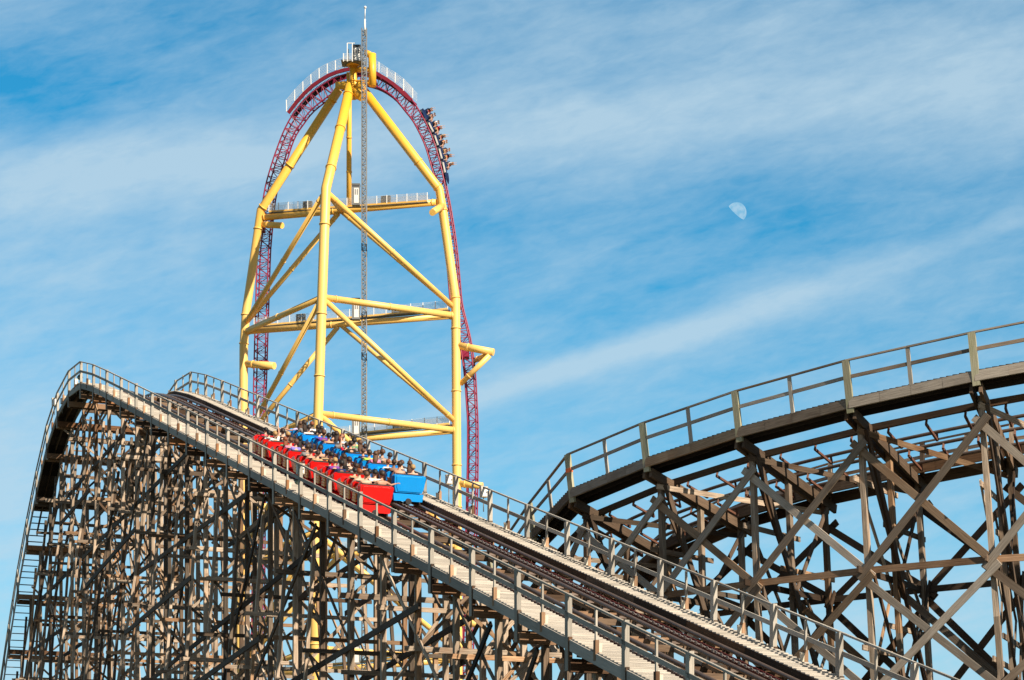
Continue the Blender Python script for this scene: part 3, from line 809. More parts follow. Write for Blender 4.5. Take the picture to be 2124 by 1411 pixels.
# ------------------------------------------------------------------ people
def skin_mesh(chains, mats, name):
    """chains: list of (verts[(co, radius)], edges, material index, subdiv)"""
    bm = bmesh.new()
    for vs, es, mi, sub in chains:
        me = bpy.data.meshes.new('tmp'); b0 = bmesh.new(); ly = b0.verts.layers.skin.verify()
        bv_ = []
        for c_, r_ in vs:
            q = b0.verts.new(c_); q[ly].radius = (r_, r_) if not isinstance(r_, tuple) else r_; q[ly].use_root = (len(bv_) == 0); bv_.append(q)
        for x_, y_ in es: b0.edges.new((bv_[x_], bv_[y_]))
        b0.to_mesh(me); b0.free()
        ob = bpy.data.objects.new('tmp', me); COL.objects.link(ob)
        md = ob.modifiers.new('s', 'SKIN'); md.use_smooth_shade = True
        if sub:
            m2 = ob.modifiers.new('u', 'SUBSURF'); m2.levels = sub
        dg = bpy.context.evaluated_depsgraph_get(); dg.update()
        ev = bpy.data.meshes.new_from_object(ob.evaluated_get(dg))
        for p in ev.polygons: p.material_index = mi; p.use_smooth = True
        bm.from_mesh(ev)
        bpy.data.objects.remove(ob); bpy.data.meshes.remove(me); bpy.data.meshes.remove(ev)
    out = bpy.data.meshes.new(name); 
    for m_ in mats: out.materials.append(m_)
    bm.to_mesh(out); bm.free()
    out.polygons.foreach_set('use_smooth', [True] * len(out.polygons))
    return out
ARMS = {'hold': [((.26, .10, .30), .040), ((.20, .36, .24), .030), ((.16, .42, .24), .024)],
        'up': [((.25, .08, .72), .040), ((.22, .14, .98), .030), ((.21, .15, 1.06), .024)],
        'side': [((.40, .02, .40), .040), ((.62, .12, .44), .030), ((.69, .14, .45), .024)]}
def person_meshes(pl, pr_):
    bv = [((0, 0, .10), .125), ((0, -.03, .28), .115), ((0, -.02, .43), .13), ((0, -.01, .52), .085), ((0, 0, .60), .050), ((0, .015, .66), .062), ((0, .02, .74), .092), ((0, .02, .82), .085)]
    be = [(i, i + 1) for i in range(7)]
    chains = []
    for sd, pose in ((-1, pl), (1, pr_)):
        k = len(bv); bv.append(((sd * .17, -.01, .49), .058)); be.append((2, k)); last = k
        for c, r_ in ARMS[pose]:
            bv.append(((sd * c[0], c[1], c[2]), r_)); be.append((last, len(bv) - 1)); last = len(bv) - 1
        hp = Vector(bv[last][0]); d = (hp - Vector(bv[last - 1][0])).normalized()
        lat = Vector((0, 0, 1)).cross(d); lat = lat.normalized() if lat.length > .1 else Vector((1, 0, 0))
        upv = d.cross(lat).normalized()
        palm = hp + d * .05
        chains.append(([(tuple(hp), (.03, .018)), (tuple(palm), (.038, .016)), (tuple(palm + d * .03), (.036, .013))], [(0, 1), (1, 2)], 0, 1))
        for q, ln in enumerate((.065, .078, .072, .055)):
            st = palm + d * .03 + lat * (-.03 + q * .02); md_ = st + d * ln * .55 + upv * .006; en = md_ + d * ln * .4 - upv * .02
            chains.append(([(tuple(st), .009), (tuple(md_), .008), (tuple(en), .007)], [(0, 1), (1, 2)], 0, 0))
        st = palm - lat * .028; chains.append(([(tuple(st), .011), (tuple(st - lat * .03 + d * .02), .010), (tuple(st - lat * .04 + d * .05), .008)], [(0, 1), (1, 2)], 0, 0))
        k = len(bv); bv += [((sd * .10, .04, .09), .085), ((sd * .13, .44, .12), .060), ((sd * .13, .50, -.26), .042), ((sd * .13, .60, -.30), .035)]
        be += [(0, k), (k, k + 1), (k + 1, k + 2), (k + 2, k + 3)]
    # face: nose, ears
    chains.insert(0, (bv, be, 0, 1))
    chains.append(([((0, .10, .75), .012), ((0, .125, .735), .014), ((0, .11, .725), .012)], [(0, 1), (1, 2)], 0, 0))
    for sd in (-1, 1): chains.append(([((sd * .085, .02, .76), .016), ((sd * .098, .01, .735), .015)], [(0, 1)], 0, 0))
    for sd in (-1, 1): chains.append(([((sd * .032, .096, .765), .011), ((sd * .032, .104, .765), .011)], [(0, 1)], 1, 0))
    chains.append(([((-.022, .095, .70), .007), ((.022, .095, .70), .007)], [(0, 1)], 1, 0))
    body = skin_mesh(chains, [SKIN[0], M['dark']], 'person')
    sv = [((0, 0, .06), .135), ((0, -.03, .26), .128), ((0, -.02, .42), .142), ((0, -.005, .53), .075)]
    se = [(0, 1), (1, 2), (2, 3)]
    for sd, pose in ((-1, pl), (1, pr_)):
        k = len(sv); e = Vector(ARMS[pose][0][0]); e.x *= sd; s0 = Vector((sd * .17, -.01, .49)); sv += [(tuple(s0), .072), (tuple(s0.lerp(e, .7)), .058)]; se += [(2, k), (k, k + 1)]
    shirt = skin_mesh([(sv, se, 0, 1)], [CLOTH['white']], 'shirt')
    tv = [((0, 0, .08), .14)]; te = []
    for sd in (-1, 1):
        k = len(tv); tv += [((sd * .10, .04, .09), .098), ((sd * .13, .36, .12), .078)]; te += [(0, k), (k, k + 1)]
    shorts = skin_mesh([(tv, te, 0, 1)], [CLOTH['navy']], 'shorts')
    return body, shirt, shorts
def hair_mesh(long):
    mb = MB(); c = Vector((0, .0, .775)); rings = []
    for i in range(8):
        th = math.pi * (i + .05) / 10.5
        rings.append([c + Vector(((.104 + .004 * math.sin(j * 3)) * math.sin(th) * math.cos(2 * math.pi * j / 14), (.118 + .004 * math.cos(j * 5)) * math.sin(th) * math.sin(2 * math.pi * j / 14) - (.02 * i / 7), .112 * math.cos(th) + (.035 * i / 7 if math.sin(2 * math.pi * j / 14) > .3 else 0))) for j in range(14)])
    mb.loft(rings, smooth=True)
    if long:
        rr = []
        for z, wx, wy, y in ((.80, .09, .05, -.05), (.70, .105, .05, -.06), (.58, .11, .045, -.085), (.46, .09, .035, -.12), (.40, .05, .02, -.125)):
            rr.append([(wx * math.cos(2 * math.pi * j / 10), y + wy * math.sin(2 * math.pi * j / 10), z) for j in range(10)])
        mb.loft(rr, smooth=True)
    return mb.mesh('hair', HAIR['brown'])
POSES = {}
for key in (('hold', 'hold'), ('up', 'up'), ('hold', 'side'), ('side', 'hold'), ('hold', 'up')):
    POSES[key] = person_meshes(*key)
HM = [hair_mesh(False), hair_mesh(True)]

def inst(name, me, m_, parent=None, mtx=None):
    o = bpy.data.objects.new(name, me); COL.objects.link(o)
    if parent is not None: o.parent = parent
    if mtx is not None: o.matrix_world = mtx
    if m_ is not None:
        o.material_slots[0].link = 'OBJECT'; o.material_slots[0].material = m_
    return o
posetxt = {('hold', 'hold'): 'holding the lap bar', ('up', 'up'): 'with both arms raised', ('hold', 'side'): 'with right arm stretched out', ('side', 'hold'): 'with left arm stretched out', ('hold', 'up'): 'with right hand raised'}
def person(mtx, pose, skin, shirt, hair, long, label, group):
    b, s_, t_ = POSES[pose]
    o = inst('person', b, SKIN[skin], None, mtx)
    tag(o, label=label, cat='person', group=group)
    if shirt: inst('shirt', s_, CLOTH[shirt], o)
    inst('shorts', t_, CLOTH[random.choice(['navy', 'grey', 'black', 'tan'])], o)
    inst('hair', HM[1 if long else 0], HAIR[hair], o)
    return o

# ------------------------------------------------------------------ lift trains
def rounded(wb, wt, zb, zt, y, rc=.10):
    """cross-section ring in XZ at y: narrower at the bottom, rounded corners"""
    pts = []
    for cx, cz, a0, ww in ((wt / 2 - rc, zt - rc * .6, 0, wt), (-(wt / 2 - rc), zt - rc * .6, 90, wt), (-(wb / 2 - rc), zb + rc, 180, wb), (wb / 2 - rc, zb + rc, 270, wb)):
        for k in range(4):
            an = math.radians(a0 + 30 * k); pts.append((cx + rc * math.cos(an), y, cz + rc * .8 * math.sin(an)))
    return pts
def build_car(color, last, gold):
    """list of (name, mesh, children) in car space: x right, y forward (uphill), z up from the rail"""
    Lc = 2.72; parts = []
    b = MB(); m_ = M[color]
    b.use(m_)
    y0, y1 = -Lc / 2, Lc / 2
    b.loft([rounded(1.02, 1.14, .34, .72, y0, .09), rounded(1.04, 1.18, .32, .74, y0 + .06, .1), rounded(1.04, 1.18, .32, .74, y1 - .06, .1), rounded(1.02, 1.12, .34, .72, y1, .09)])
    parts.append(('body', b.mesh('body'), []))
    s_ = MB(); s_.use(m_)      # skirt
    s_.loft([[(x, y, z) for x, z in ((-.56, .12), (.56, .12), (.60, .31), (-.60, .31))] for y in (y0 - .03, y1 + .02)])
    parts.append(('skirt', s_.mesh('skirt'), []))
    # three rows: seat back panel, side wings, head-high shell
    for k in range(3):
        yb = y0 + .05 + k * .70
        w_ = MB(); w_.use(m_)
        top = 1.02
        w_.loft([[(-.55, yb, .6), (.55, yb, .6), (.55, yb + .08, .6), (-.55, yb + .08, .6)], [(-.61, yb - .04, top - .06), (.61, yb - .04, top - .06), (.61, yb + .05, top - .06), (-.61, yb + .05, top - .06)],
                 [(-.57, yb - .05, top), (.57, yb - .05, top), (.57, yb + .04, top), (-.57, yb + .04, top)]])
        for sx in (-1, 1):
            w_.loft([[(sx * .60, yb + .0, .66), (sx * .545, yb, .66), (sx * .545, yb + .62, .66), (sx * .60, yb + .62, .66)],
                     [(sx * .625, yb, .98), (sx * .57, yb, .98), (sx * .57, yb + .34, .86), (sx * .625, yb + .34, .86)]])
        kids = []
        c = MB(); c.use(M['pad']); c.box((0, yb + .10, .80), 1.02, .06, .34); c.box((0, yb + .30, .56), 1.02, .42, .10)
        c.box((0, yb - .0, top + .012), .96, .10, .045)
        kids.append(('seat_pad', c.mesh('seat_pad')))
        bar = MB(); bar.use(M['dark']); bar.tube([(-.42, yb + .60, .62), (-.42, yb + .50, .90), (.42, yb + .50, .90), (.42, yb + .60, .62)], .025, 6)
        kids.append(('lap_bar', bar.mesh('lap_bar')))
        parts.append(('seat_back', w_.mesh('seat_back'), kids))
    for k in range(3):
        yc = y0 + .40 + k * .74
        for sx in (-1, 1):
            g = MB(); g.use(M['gold'])
            if gold: parts.append(('slat_panel', g, []))
            for q in range(5):
                z0 = .38 + q * .095
                g.loft([[(sx * (.60 + .012 * (q / 4)), yc - .20 + dy, z0 + dz) for dy, dz in ((0, 0), (.0, .075))] + [(sx * (.635 + .012 * (q / 4)), yc - .17 + dy, z0 + dz) for dy, dz in ((0, .075), (0, 0))],
                        [(sx * (.60 + .012 * (q / 4)), yc + .20 + dy, z0 + dz) for dy, dz in ((0, 0), (.0, .075))] + [(sx * (.635 + .012 * (q / 4)), yc + .17 + dy, z0 + dz) for dy, dz in ((0, .075), (0, 0))]])
    parts = [(a_, b_.mesh(a_) if isinstance(b_, MB) else b_, c_) for a_, b_, c_ in parts]
    if last:
        p_ = MB(); p_.use(m_)
        prof = lambda y, e: [(-.50 - e * .3, y, .40 - e), (.50 + e * .3, y, .40 - e), (.56 + e * .3, y, .58), (.60 + e, y, .98), (.55 + e, y, 1.02 + e * .3), (-.55 - e, y, 1.02 + e * .3), (-.60 - e, y, .98), (-.56 - e * .3, y, .58)]
        p_.loft([prof(y0 + .05, 0), prof(y0 - .10, .01), prof(y0 - .13, 0)])
        ins = lambda y, s: [(x * s, y, .72 + (z - .72) * s) for x, _, z in prof(y, 0)]
        p_.loft([ins(y0 - .128, .90), ins(y0 - .150, .86)])
        p_.loft([[(-.54, y0 - .14, .10), (.54, y0 - .14, .10), (.58, y0 - .10, .36), (-.58, y0 - .10, .36)], [(-.54, y0, .10), (.54, y0, .10), (.58, y0, .36), (-.58, y0, .36)]])
        parts.append(('rear_panel', p_.mesh('rear_panel'), []))
    hd = MB(); hd.use(m_)
    hd.loft([[(-.58, y, .66), (.58, y, .66), (.60, y, zz), (.50, y, zz + .08), (-.50, y, zz + .08), (-.60, y, zz)] for y, zz in ((y0 + 2.12, .86), (y0 + 2.22, .93), (y1 - .18, .84), (y1 - .03, .74))])
    parts.append(('hood', hd.mesh('hood'), []))
    wh = MB(); wh.use(M['dark'])
    cp = MB(); cp.use(M['dark']); cp.tube([(0, y0 - .02, .10), (0, y0 - .22, .10)], .11, 12); parts.append(('coupler', cp.mesh('coupler'), []))
    for yy in (y0 + .45, y1 - .45):
        wh.box((0, yy, .12), .92, .30, .16)
        for sx in (-1, 1):
            wh.tube([(sx * .44, yy, .13), (sx * .56, yy, .13)], .13, 14); wh.tube([(sx * .58, yy, -.0), (sx * .64, yy, -.0)], .07, 10)
            wh.box((sx * .60, yy, .0), .05, .34, .26)
    parts.append(('wheels', wh.mesh('wheels'), []))
    return parts
def frame_at(r, cwid):
    p = LS(r, cwid, HR + .055); t = (LS(r + 1, cwid, 0) - LS(r - 1, cwid, 0)).normalized()
    x = PP.copy(); z = x.cross(t).normalized()
    return Matrix(((x.x, t.x, z.x, p.x), (x.y, t.y, z.y, p.y), (x.z, t.z, z.z, p.z), (0, 0, 0, 1)))
CAR = {}
for c_ in ('red', 'blue'):
    for last in (False, True): CAR[(c_, last)] = build_car(c_, last, True)
ORD = ['rear', 'second', 'third', 'fourth', 'fifth', 'sixth', 'seventh', 'eighth', 'ninth', 'tenth', 'eleventh', 'twelfth', 'thirteenth', 'fourteenth', 'front']
RED_R = [('', ''), ('', 'white'), ('tan', ''), ('navy', 'grey'), ('purple', 'black'), ('brown', 'white'), ('tan', 'orange'), ('', 'tan'), ('grey', ''), ('violet blue', 'lavender'), ('pink', 'brown'), ('green', 'navy'), ('white', 'grey'), ('white', 'black'), ('red', 'tan')]
BLU_R = [('', ''), ('', 'light blue'), ('white', ''), ('pink', 'tan'), ('lime green', 'grey'), ('navy', 'white'), ('black', ''), ('red', 'grey'), ('grey', 'green'), ('', 'light blue'), ('purple', 'brown'), ('royal blue', 'navy'), ('white', 'tan'), ('grey', 'black'), ('lavender', 'white')]
hairk = ['dark brown', 'black', 'brown', 'dark brown', 'blond', 'brown', 'auburn', 'black', 'dark brown']
def make_train(color, cwid, r_rear, rows, seed):
    rnd = random.Random(seed)
    t = empty('coaster_train', LS(r_rear + 7, cwid, HR))
    tag(t, label=('red coaster train climbing the near track, gold slats on its sides' if color == 'red' else 'blue coaster train climbing the far track beside the red one'), cat='roller coaster train', group='trains climbing the lift hill')
    tw_ = world_of(t)
    for k in range(5):
        # pitch along the slope
        r = r_rear + (1.5 + k * 3.0) * .95
        fm = frame_at(r, cwid)
        co_ = None
        for nm, me, kids in CAR[(color, k == 0)]:
            if co_ is None:
                co_ = bpy.data.objects.new('car', me); COL.objects.link(co_); co_.parent = t; co_.matrix_parent_inverse = tw_.inverted(); co_.matrix_basis = fm
                if k == 0: co_['label'] = 'rearmost %s car' % color
                continue
            o = bpy.data.objects.new(nm, me); COL.objects.link(o); o.parent = co_
            for kn, km in kids:
                # seat pads and bars sit one level deeper than the car's parts allow: keep them on the car
                q = bpy.data.objects.new(kn, km); COL.objects.link(q); q.parent = co_
        for row in range(3):
            ri = k * 3 + row
            for s_ in (0, 1):
                sh = rows[ri][s_]; hr = rnd.choice(hairk); lg = rnd.random() < .18 and sh != ''
                pz = rnd.random()
                pose = ('hold', 'hold') if pz < .88 else ('up', 'up') if pz < .90 else ('hold', 'up') if pz < .93 else (('hold', 'side') if s_ else ('side', 'hold'))
                sk = 2 if rnd.random() < .1 else (1 if rnd.random() < .45 else 0)
                yb = -1.36 + .05 + row * .70
                loc = Matrix.Translation(((-.27, .27)[s_], yb + .27, .60 + rnd.uniform(-.04, .03)))
                rot = Matrix.Rotation(rnd.uniform(-.25, .25), 4, 'Z') @ Matrix.Rotation(rnd.uniform(-.08, .16), 4, 'X') @ Matrix.Rotation(rnd.uniform(-.06, .06), 4, 'Y')
                scl = Matrix.Scale(rnd.uniform(.84, 1.02), 4)
                # torsos stay closer to upright than the sloping car
                m_ = fm @ loc @ Matrix.Rotation(-.10, 4, 'X') @ rot @ scl
                lab = 'person %s %s, %s hair, %s seat of %s row, %s train' % ('in a %s shirt' % sh if sh else 'without a shirt', posetxt[pose], hr, ('left', 'right')[s_], ORD[ri], color)
                lab = ' '.join(lab.split())
                if len(lab.split()) > 16:
                    lab = 'person %s, %s hair, %s seat of %s row, %s train' % ('in a %s shirt' % sh if sh else 'without shirt', hr, ('left', 'right')[s_], ORD[ri], color)
                person(m_, pose, sk, sh, hr, lg, lab, 'riders on the %s train' % color)
    return t
def r_for(px, w, h):
    best = None
    for i in range(2000):
        r = -10 + i * .04; p = LS(r, w, h); e = abs(XC + F * p.x / p.y - px)
        if best is None or e < best[0]: best = (e, r)
    return best[1]
rr = r_for(777, 1.8, HR + .6); rbk = r_for(846, 4.3, HR + .6)
print('train r', rr, rbk)
make_train('red', 1.8, rr, RED_R, 21)
make_train('blue', 4.3, rbk, BLU_R, 35)

# ------------------------------------------------------------------ tower train: navy cars running down the far side of the arch
# path of the outer rail on the right side
idx = [i for i, p in enumerate(oa) if XC + F * p.x / p.y > 864 and 208 < YH - F * p.z / p.y < 372]
seg = [oa[i] for i in idx]; sin_ = [ob[i] for i in idx]
cum = [0]
for a, b in zip(seg, seg[1:]): cum.append(cum[-1] + (b - a).length)
def on(s):
    j = 0
    while j < len(cum) - 2 and cum[j + 1] < s: j += 1
    u = (s - cum[j]) / (cum[j + 1] - cum[j]); p = seg[j].lerp(seg[j + 1], u); t = (seg[j + 1] - seg[j]).normalized()
    o = (p - sin_[j].lerp(sin_[j + 1], u)); o = (o - t * o.dot(t)).normalized(); return p, t, o
tt = empty('coaster_train', on(cum[-1] / 2)[0], label='navy and silver train hanging nose down on the maroon arch', cat='roller coaster train')
TL = cum[-1]; ttw = world_of(tt)
for k in range(5):
    s = TL * (k + .5) / 5; p, t, o = on(s); x = t.cross(o).normalized(); Lc = TL / 5 * .94
    fm = Matrix(((x.x, t.x, o.x, p.x), (x.y, t.y, o.y, p.y), (x.z, t.z, o.z, p.z), (0, 0, 0, 1)))
    mb = MB(); mb.use(M['navy'])
    mb.loft([[(-.55, y, .22), (.55, y, .22), (.66, y, .25 + hh), (-.66, y, .25 + hh)] for y, hh in ((-Lc / 2, .42), (-Lc / 6, .50), (Lc / 6, .46), (Lc / 2, .28))])
    if k == 4: mb.loft([[(-.6, Lc / 2, .2), (.6, Lc / 2, .2), (.65, Lc / 2, .8), (-.65, Lc / 2, .8)], [(-.4, Lc / 2 + .8, .3), (.4, Lc / 2 + .8, .3), (.45, Lc / 2 + .8, .75), (-.45, Lc / 2 + .8, .75)], [(-.1, Lc / 2 + 1.5, .4), (.1, Lc / 2 + 1.5, .4), (.1, Lc / 2 + 1.5, .55), (-.1, Lc / 2 + 1.5, .55)]])
    mb.xform(fm); c = mb.build('car', None, tt)
    mb = MB(); mb.use(M['silver'] if k else M['navy'])
    for sx in (-1, 1):
        mb = MB(); mb.use(M['silver'] if k else M['navy']); mb.box((sx * .72, .1, .34), .06, Lc * .78, .26)
        mb.xform(fm); mb.build('side_panel', None, c)
    mb = MB(); mb.use(M['dark'])
    for yy in (-Lc * .36, Lc * .36):
        mb.box((0, yy, .1), 1.5, .5, .35)
    mb.xform(fm); mb.build('bogie', None, c)
    for q in range(2 if k < 4 else 1):
        y = -Lc * .22 + q * Lc * .46
        mb = MB(); mb.use(M['navy']); mb.box((-.3, y - .24, 1.1), .42, .12, .75); mb.box((.3, y - .24, 1.1), .42, .12, .75); mb.box((0, y, .75), 1.1, .42, .12)
        mb.xform(fm); mb.build('seat', None, c)
        for sx in (-.28, .28):
            mb = MB(); mb.use(M['red']); mb.box((sx, y + .18, 1.15), .32, .10, .36)
            mb.xform(fm); mb.build('restraint', None, c)
        n_ = ['top', 'upper', 'middle', 'lower', 'lowest'][k]
        for sx in (-1, 1):
            hr = ['auburn', 'brown', 'dark brown', 'blond'][(k + q + (sx > 0)) % 4]; sh = ['red', 'tan', 'orange', 'black', 'navy', 'white'][(k * 2 + q + (sx > 0) * 3) % 6]
            pm = fm @ Matrix.Translation((sx * .32, y, .92)) @ Matrix.Scale(1.28, 4)
            lab = 'person in %s shirt, %s hair, %s seat, %s row, %s arch car' % (sh, hr, 'near' if (fm @ Vector((sx, 0, 0))).y < p.y else 'far', 'trailing' if q == 0 else 'leading', n_)
            person(pm, ('hold', 'hold') if (k + q) % 2 else ('hold', 'up'), 0, sh, hr, q == 0 and k % 2 == 0, lab, 'riders on the tower train')

# ------------------------------------------------------------------ boxes and lamps on the walkways
def utility_box(px, py, Y, sx, sy, sz, label, conduit=.5):
    p = W(px, py, Y); e = empty('utility_box', p, label=label, cat='electrical box', group='electrical boxes on the handrails')
    ml = Matrix((PP, U, Vector((0, 0, 1)))).transposed()
    mb = MB(); mb.use(M['cream']); mb.box(p, sx, sy, sz, ml); mb.box(p + Vector((0, 0, sz / 2 + .015)), sx * 1.08, sy * 1.08, .03, ml); mb.build('housing', None, e)
    mb = MB(); mb.use(M['white']); mb.box(p - U * (sy / 2 + .012), sx * .82, .02, sz * .82, ml); mb.use(M['dark']).box(p - U * (sy / 2 + .03) + PP * sx * .3, .025, .02, .06, ml); mb.build('door', None, e)
    mb = MB(); mb.tube([p - Vector((0, 0, sz / 2)), p - Vector((0, 0, sz / 2 + conduit))], .02, 6); mb.build('conduit', M['galv'], e)
def YL(px, w): return LP(r_for(px, w, 0), w, 0).y
utility_box(113, 835, 119.8, .28, .2, .40, 'cream electrical box on the bend of the handrail at the far left')
utility_box(129, 833, 118.0, .18, .14, .28, 'small cream box just below the handrail bend at the left')
utility_box(158, 793, 114.2, .17, .14, .28, 'small white box beside the crest floodlight')
utility_box(623, 974, YL(623, .1) - .1, .25, .18, .33, 'white control box hung on the handrail beside the red train', .9)
utility_box(931, 996, YL(931, 5.9), .22, .16, .32, 'pale box on the far handrail just right of the blue train', 1.0)
utility_box(1003, 1022, YL(1003, 5.9), .24, .18, .34, 'pale box on the far handrail in front of the maroon track')
def floodlight(px, py, Y, label):
    p = W(px, py, Y); e = empty('floodlight', p, label=label, cat='lamp')
    mb = MB(); mb.use(M['dark']); mb.tube([p + Vector((0, 0, .14)), p + Vector((0, 0, .0))], .07, 12, r2=.17); mb.build('reflector', None, e)
    mb = MB(); mb.use(M['glass']); mb.ball(p - Vector((0, 0, .02)), .15, .15, .12); mb.build('globe', None, e)
    mb = MB(); mb.tube([p + Vector((0, 0, .12)), p + Vector((0, .05, .3))], .02, 6); mb.build('bracket', M['galv'], e)
floodlight(166, 783, 113.2, 'round dark floodlight on the crest handrail')
floodlight(619, 998, YL(619, .15), 'green glass lamp below the white control box beside the red train')

# ------------------------------------------------------------------ distant white lattice mast
wm = MB(); X0, Y0 = W(521, 0, 420).x, 420.; zt = W(0, 1180, 420).z; wd = .9
for sx in (-1, 1):
    for sy in (-1, 1): wm.tube([(X0 + sx * wd, Y0 + sy * wd, GZ), (X0 + sx * wd * .6, Y0 + sy * wd, zt)], .13, 6)
z = GZ; i = 0
while z < zt - 2:
    s_ = 1 if i % 2 else -1
    for sy in (-1, 1):
        wm.beam((X0 - wd * s_, Y0 + sy * wd, z), (X0 + wd * s_ * .9, Y0 + sy * wd, z + 2), .13, .13); wm.beam((X0 - wd, Y0 + sy * wd, z), (X0 + wd, Y0 + sy * wd, z), .12, .12)
    z += 2; i += 1
wm.build('lattice_mast', M['white'], None, label='white lattice mast far behind the trestle, right of the left yellow column', cat='mast')

# ------------------------------------------------------------------ moon
mc = W(1527.5, 441.5, 9000.); R = 20.8 / F * 9000
mm, nt, b = mat('moon_surface')
n = nt.nodes.new('ShaderNodeTexNoise'); n.inputs['Scale'].default_value = .06; n.inputs['Detail'].default_value = 4
tc = nt.nodes.new('ShaderNodeTexCoord'); nt.links.new(tc.outputs['Object'], n.inputs['Vector'])
cr = nt.nodes.new('ShaderNodeValToRGB'); cr.color_ramp.elements[0].color = (.15, .335, .48, 1); cr.color_ramp.elements[1].color = (.235, .385, .505, 1)
cr.color_ramp.elements[0].position = .38; cr.color_ramp.elements[1].position = .60
nt.links.new(n.outputs['Fac'], cr.inputs[0]); nt.links.new(cr.outputs[0], b.inputs['Emission Color']); b.inputs['Emission Strength'].default_value = 1.0
b.inputs['Base Color'].default_value = (0, 0, 0, 1); b.inputs['Roughness'].default_value = 1; b.inputs['Specular IOR Level'].default_value = 0
mb = MB(); tl = math.radians(43)          # lit side faces up and right
ux, uz = Vector((math.sin(tl), 0, math.cos(tl))), Vector((math.cos(tl), 0, -math.sin(tl)))
nseg, nr = 36, 8; rings = []
for i in range(nseg + 1):
    a = math.pi * i / nseg; edge = uz * math.cos(a) * R; h1 = math.sin(a) * R
    ring = []
    for k in range(nr + 1):
        th = math.pi * (k / nr) * (1.0) - .10 * 0   # sunlit sphere surface across
        ring.append(mc + edge + ux * (h1 * (math.cos(math.pi * (.64) * k / nr))) + Vector((0, -1, 0)) * h1 * math.sin(math.pi * .64 * k / nr))
    rings.append(ring)
mb.loft(rings, smooth=True, cap=True)
mb.build('moon', mm, None, label='pale half moon in the blue sky at right', cat='moon')

# ------------------------------------------------------------------ ground
gm, nt, b = mat('park_ground')
n = nt.nodes.new('ShaderNodeTexNoise'); n.inputs['Scale'].default_value = .05; n.inputs['Detail'].default_value = 6
tc = nt.nodes.new('ShaderNodeTexCoord'); nt.links.new(tc.outputs['Object'], n.inputs['Vector'])
cr = nt.nodes.new('ShaderNodeValToRGB'); cr.color_ramp.elements[0].color = (.035, .055, .02, 1); cr.color_ramp.elements[1].color = (.12, .10, .075, 1)
cr.color_ramp.elements[0].position = .4; cr.color_ramp.elements[1].position = .62
nt.links.new(n.outputs['Fac'], cr.inputs[0]); nt.links.new(cr.outputs[0], b.inputs['Base Color']); b.inputs['Roughness'].default_value = .95
mb = MB(); q = 15000
mb.poly([[(-q, -q, GZ), (q, -q, GZ), (q, q, GZ), (-q, q, GZ)]]); mb.build('ground', gm, None, kind='structure')

# ------------------------------------------------------------------ light and sky
SUNEL = math.radians(33); az = Vector((.66, -.75)).normalized()
sd = Vector((az.x * math.cos(SUNEL), az.y * math.cos(SUNEL), math.sin(SUNEL)))
sl = bpy.data.lights.new('sun', 'SUN'); sl.energy = 5.0; sl.angle = math.radians(.53); sl.color = (1, .87, .70)
so = bpy.data.objects.new('sun', sl); COL.objects.link(so); so.rotation_euler = sd.to_track_quat('Z', 'Y').to_euler()
w = bpy.data.worlds.new('World'); sc.world = w; w.use_nodes = True
nt = w.node_tree; N = nt.nodes.new; L = nt.links.new; bg = nt.nodes['Background']
sky = N('ShaderNodeTexSky'); sky.sky_type = 'NISHITA'; sky.sun_disc = False; sky.sun_elevation = SUNEL
sky.sun_rotation = math.atan2(az.x, az.y)
sky.air_density = 1.0; sky.dust_density = .6; sky.ozone_density = 2.5
STR = .1
def math_(op, a, b=None, c=None, clamp=False):
    n_ = N('ShaderNodeMath'); n_.operation = op; n_.use_clamp = clamp
    for i, v in enumerate((a, b, c)):
        if v is None: continue
        if isinstance(v, (int, float)): n_.inputs[i].default_value = v
        else: L(v, n_.inputs[i])
    return n_.outputs[0]
tc = N('ShaderNodeTexCoord'); sx = N('ShaderNodeSeparateXYZ'); L(tc.outputs['Generated'], sx.inputs[0])
yy = math_('MAXIMUM', math_('ABSOLUTE', sx.outputs['Y']), .05)
u = math_('DIVIDE', sx.outputs['X'], yy); v = math_('DIVIDE', sx.outputs['Z'], yy)
cb = N('ShaderNodeCombineXYZ'); L(u, cb.inputs[0]); L(v, cb.inputs[1])
def noise(scale, stretch, rot, detail=6, rough=.55, off=(0, 0, 0), dist=0.0):
    mp = N('ShaderNodeMapping'); mp.vector_type = 'POINT'
    rt = N('ShaderNodeVectorRotate'); rt.rotation_type = 'Z_AXIS'; rt.inputs['Angle'].default_value = math.radians(rot)
    L(cb.outputs[0], rt.inputs[0]); L(rt.outputs[0], mp.inputs[0])
    mp.inputs['Scale'].default_value = (scale, scale * stretch, 1); mp.inputs['Location'].default_value = off
    n_ = N('ShaderNodeTexNoise'); n_.inputs['Scale'].default_value = 1; n_.inputs['Detail'].default_value = detail; n_.inputs['Roughness'].default_value = rough; n_.inputs['Distortion'].default_value = dist
    L(mp.outputs[0], n_.inputs['Vector']); return n_.outputs['Fac']
def band(x0, y0, x1, y1, wpx, amp, soft=1.0):
    # soft cloud band through two directions, width in the same angular units
    ua, va, ub, vb = (x0 - XC) / F, (YH - y0) / F, (x1 - XC) / F, (YH - y1) / F
    m_ = (vb - va) / (ub - ua); c_ = va - m_ * ua
    d_ = math_('SUBTRACT', v, math_('ADD', math_('MULTIPLY', u, m_), c_))
    wob = math_('MULTIPLY', math_('SUBTRACT', nlow, .5), 40 / F)
    d_ = math_('ADD', d_, wob)
    q = math_('DIVIDE', d_, wpx / F); g = math_('EXPONENT', math_('MULTIPLY', math_('MULTIPLY', q, q), -1.0))
    return math_('MULTIPLY', g, amp)
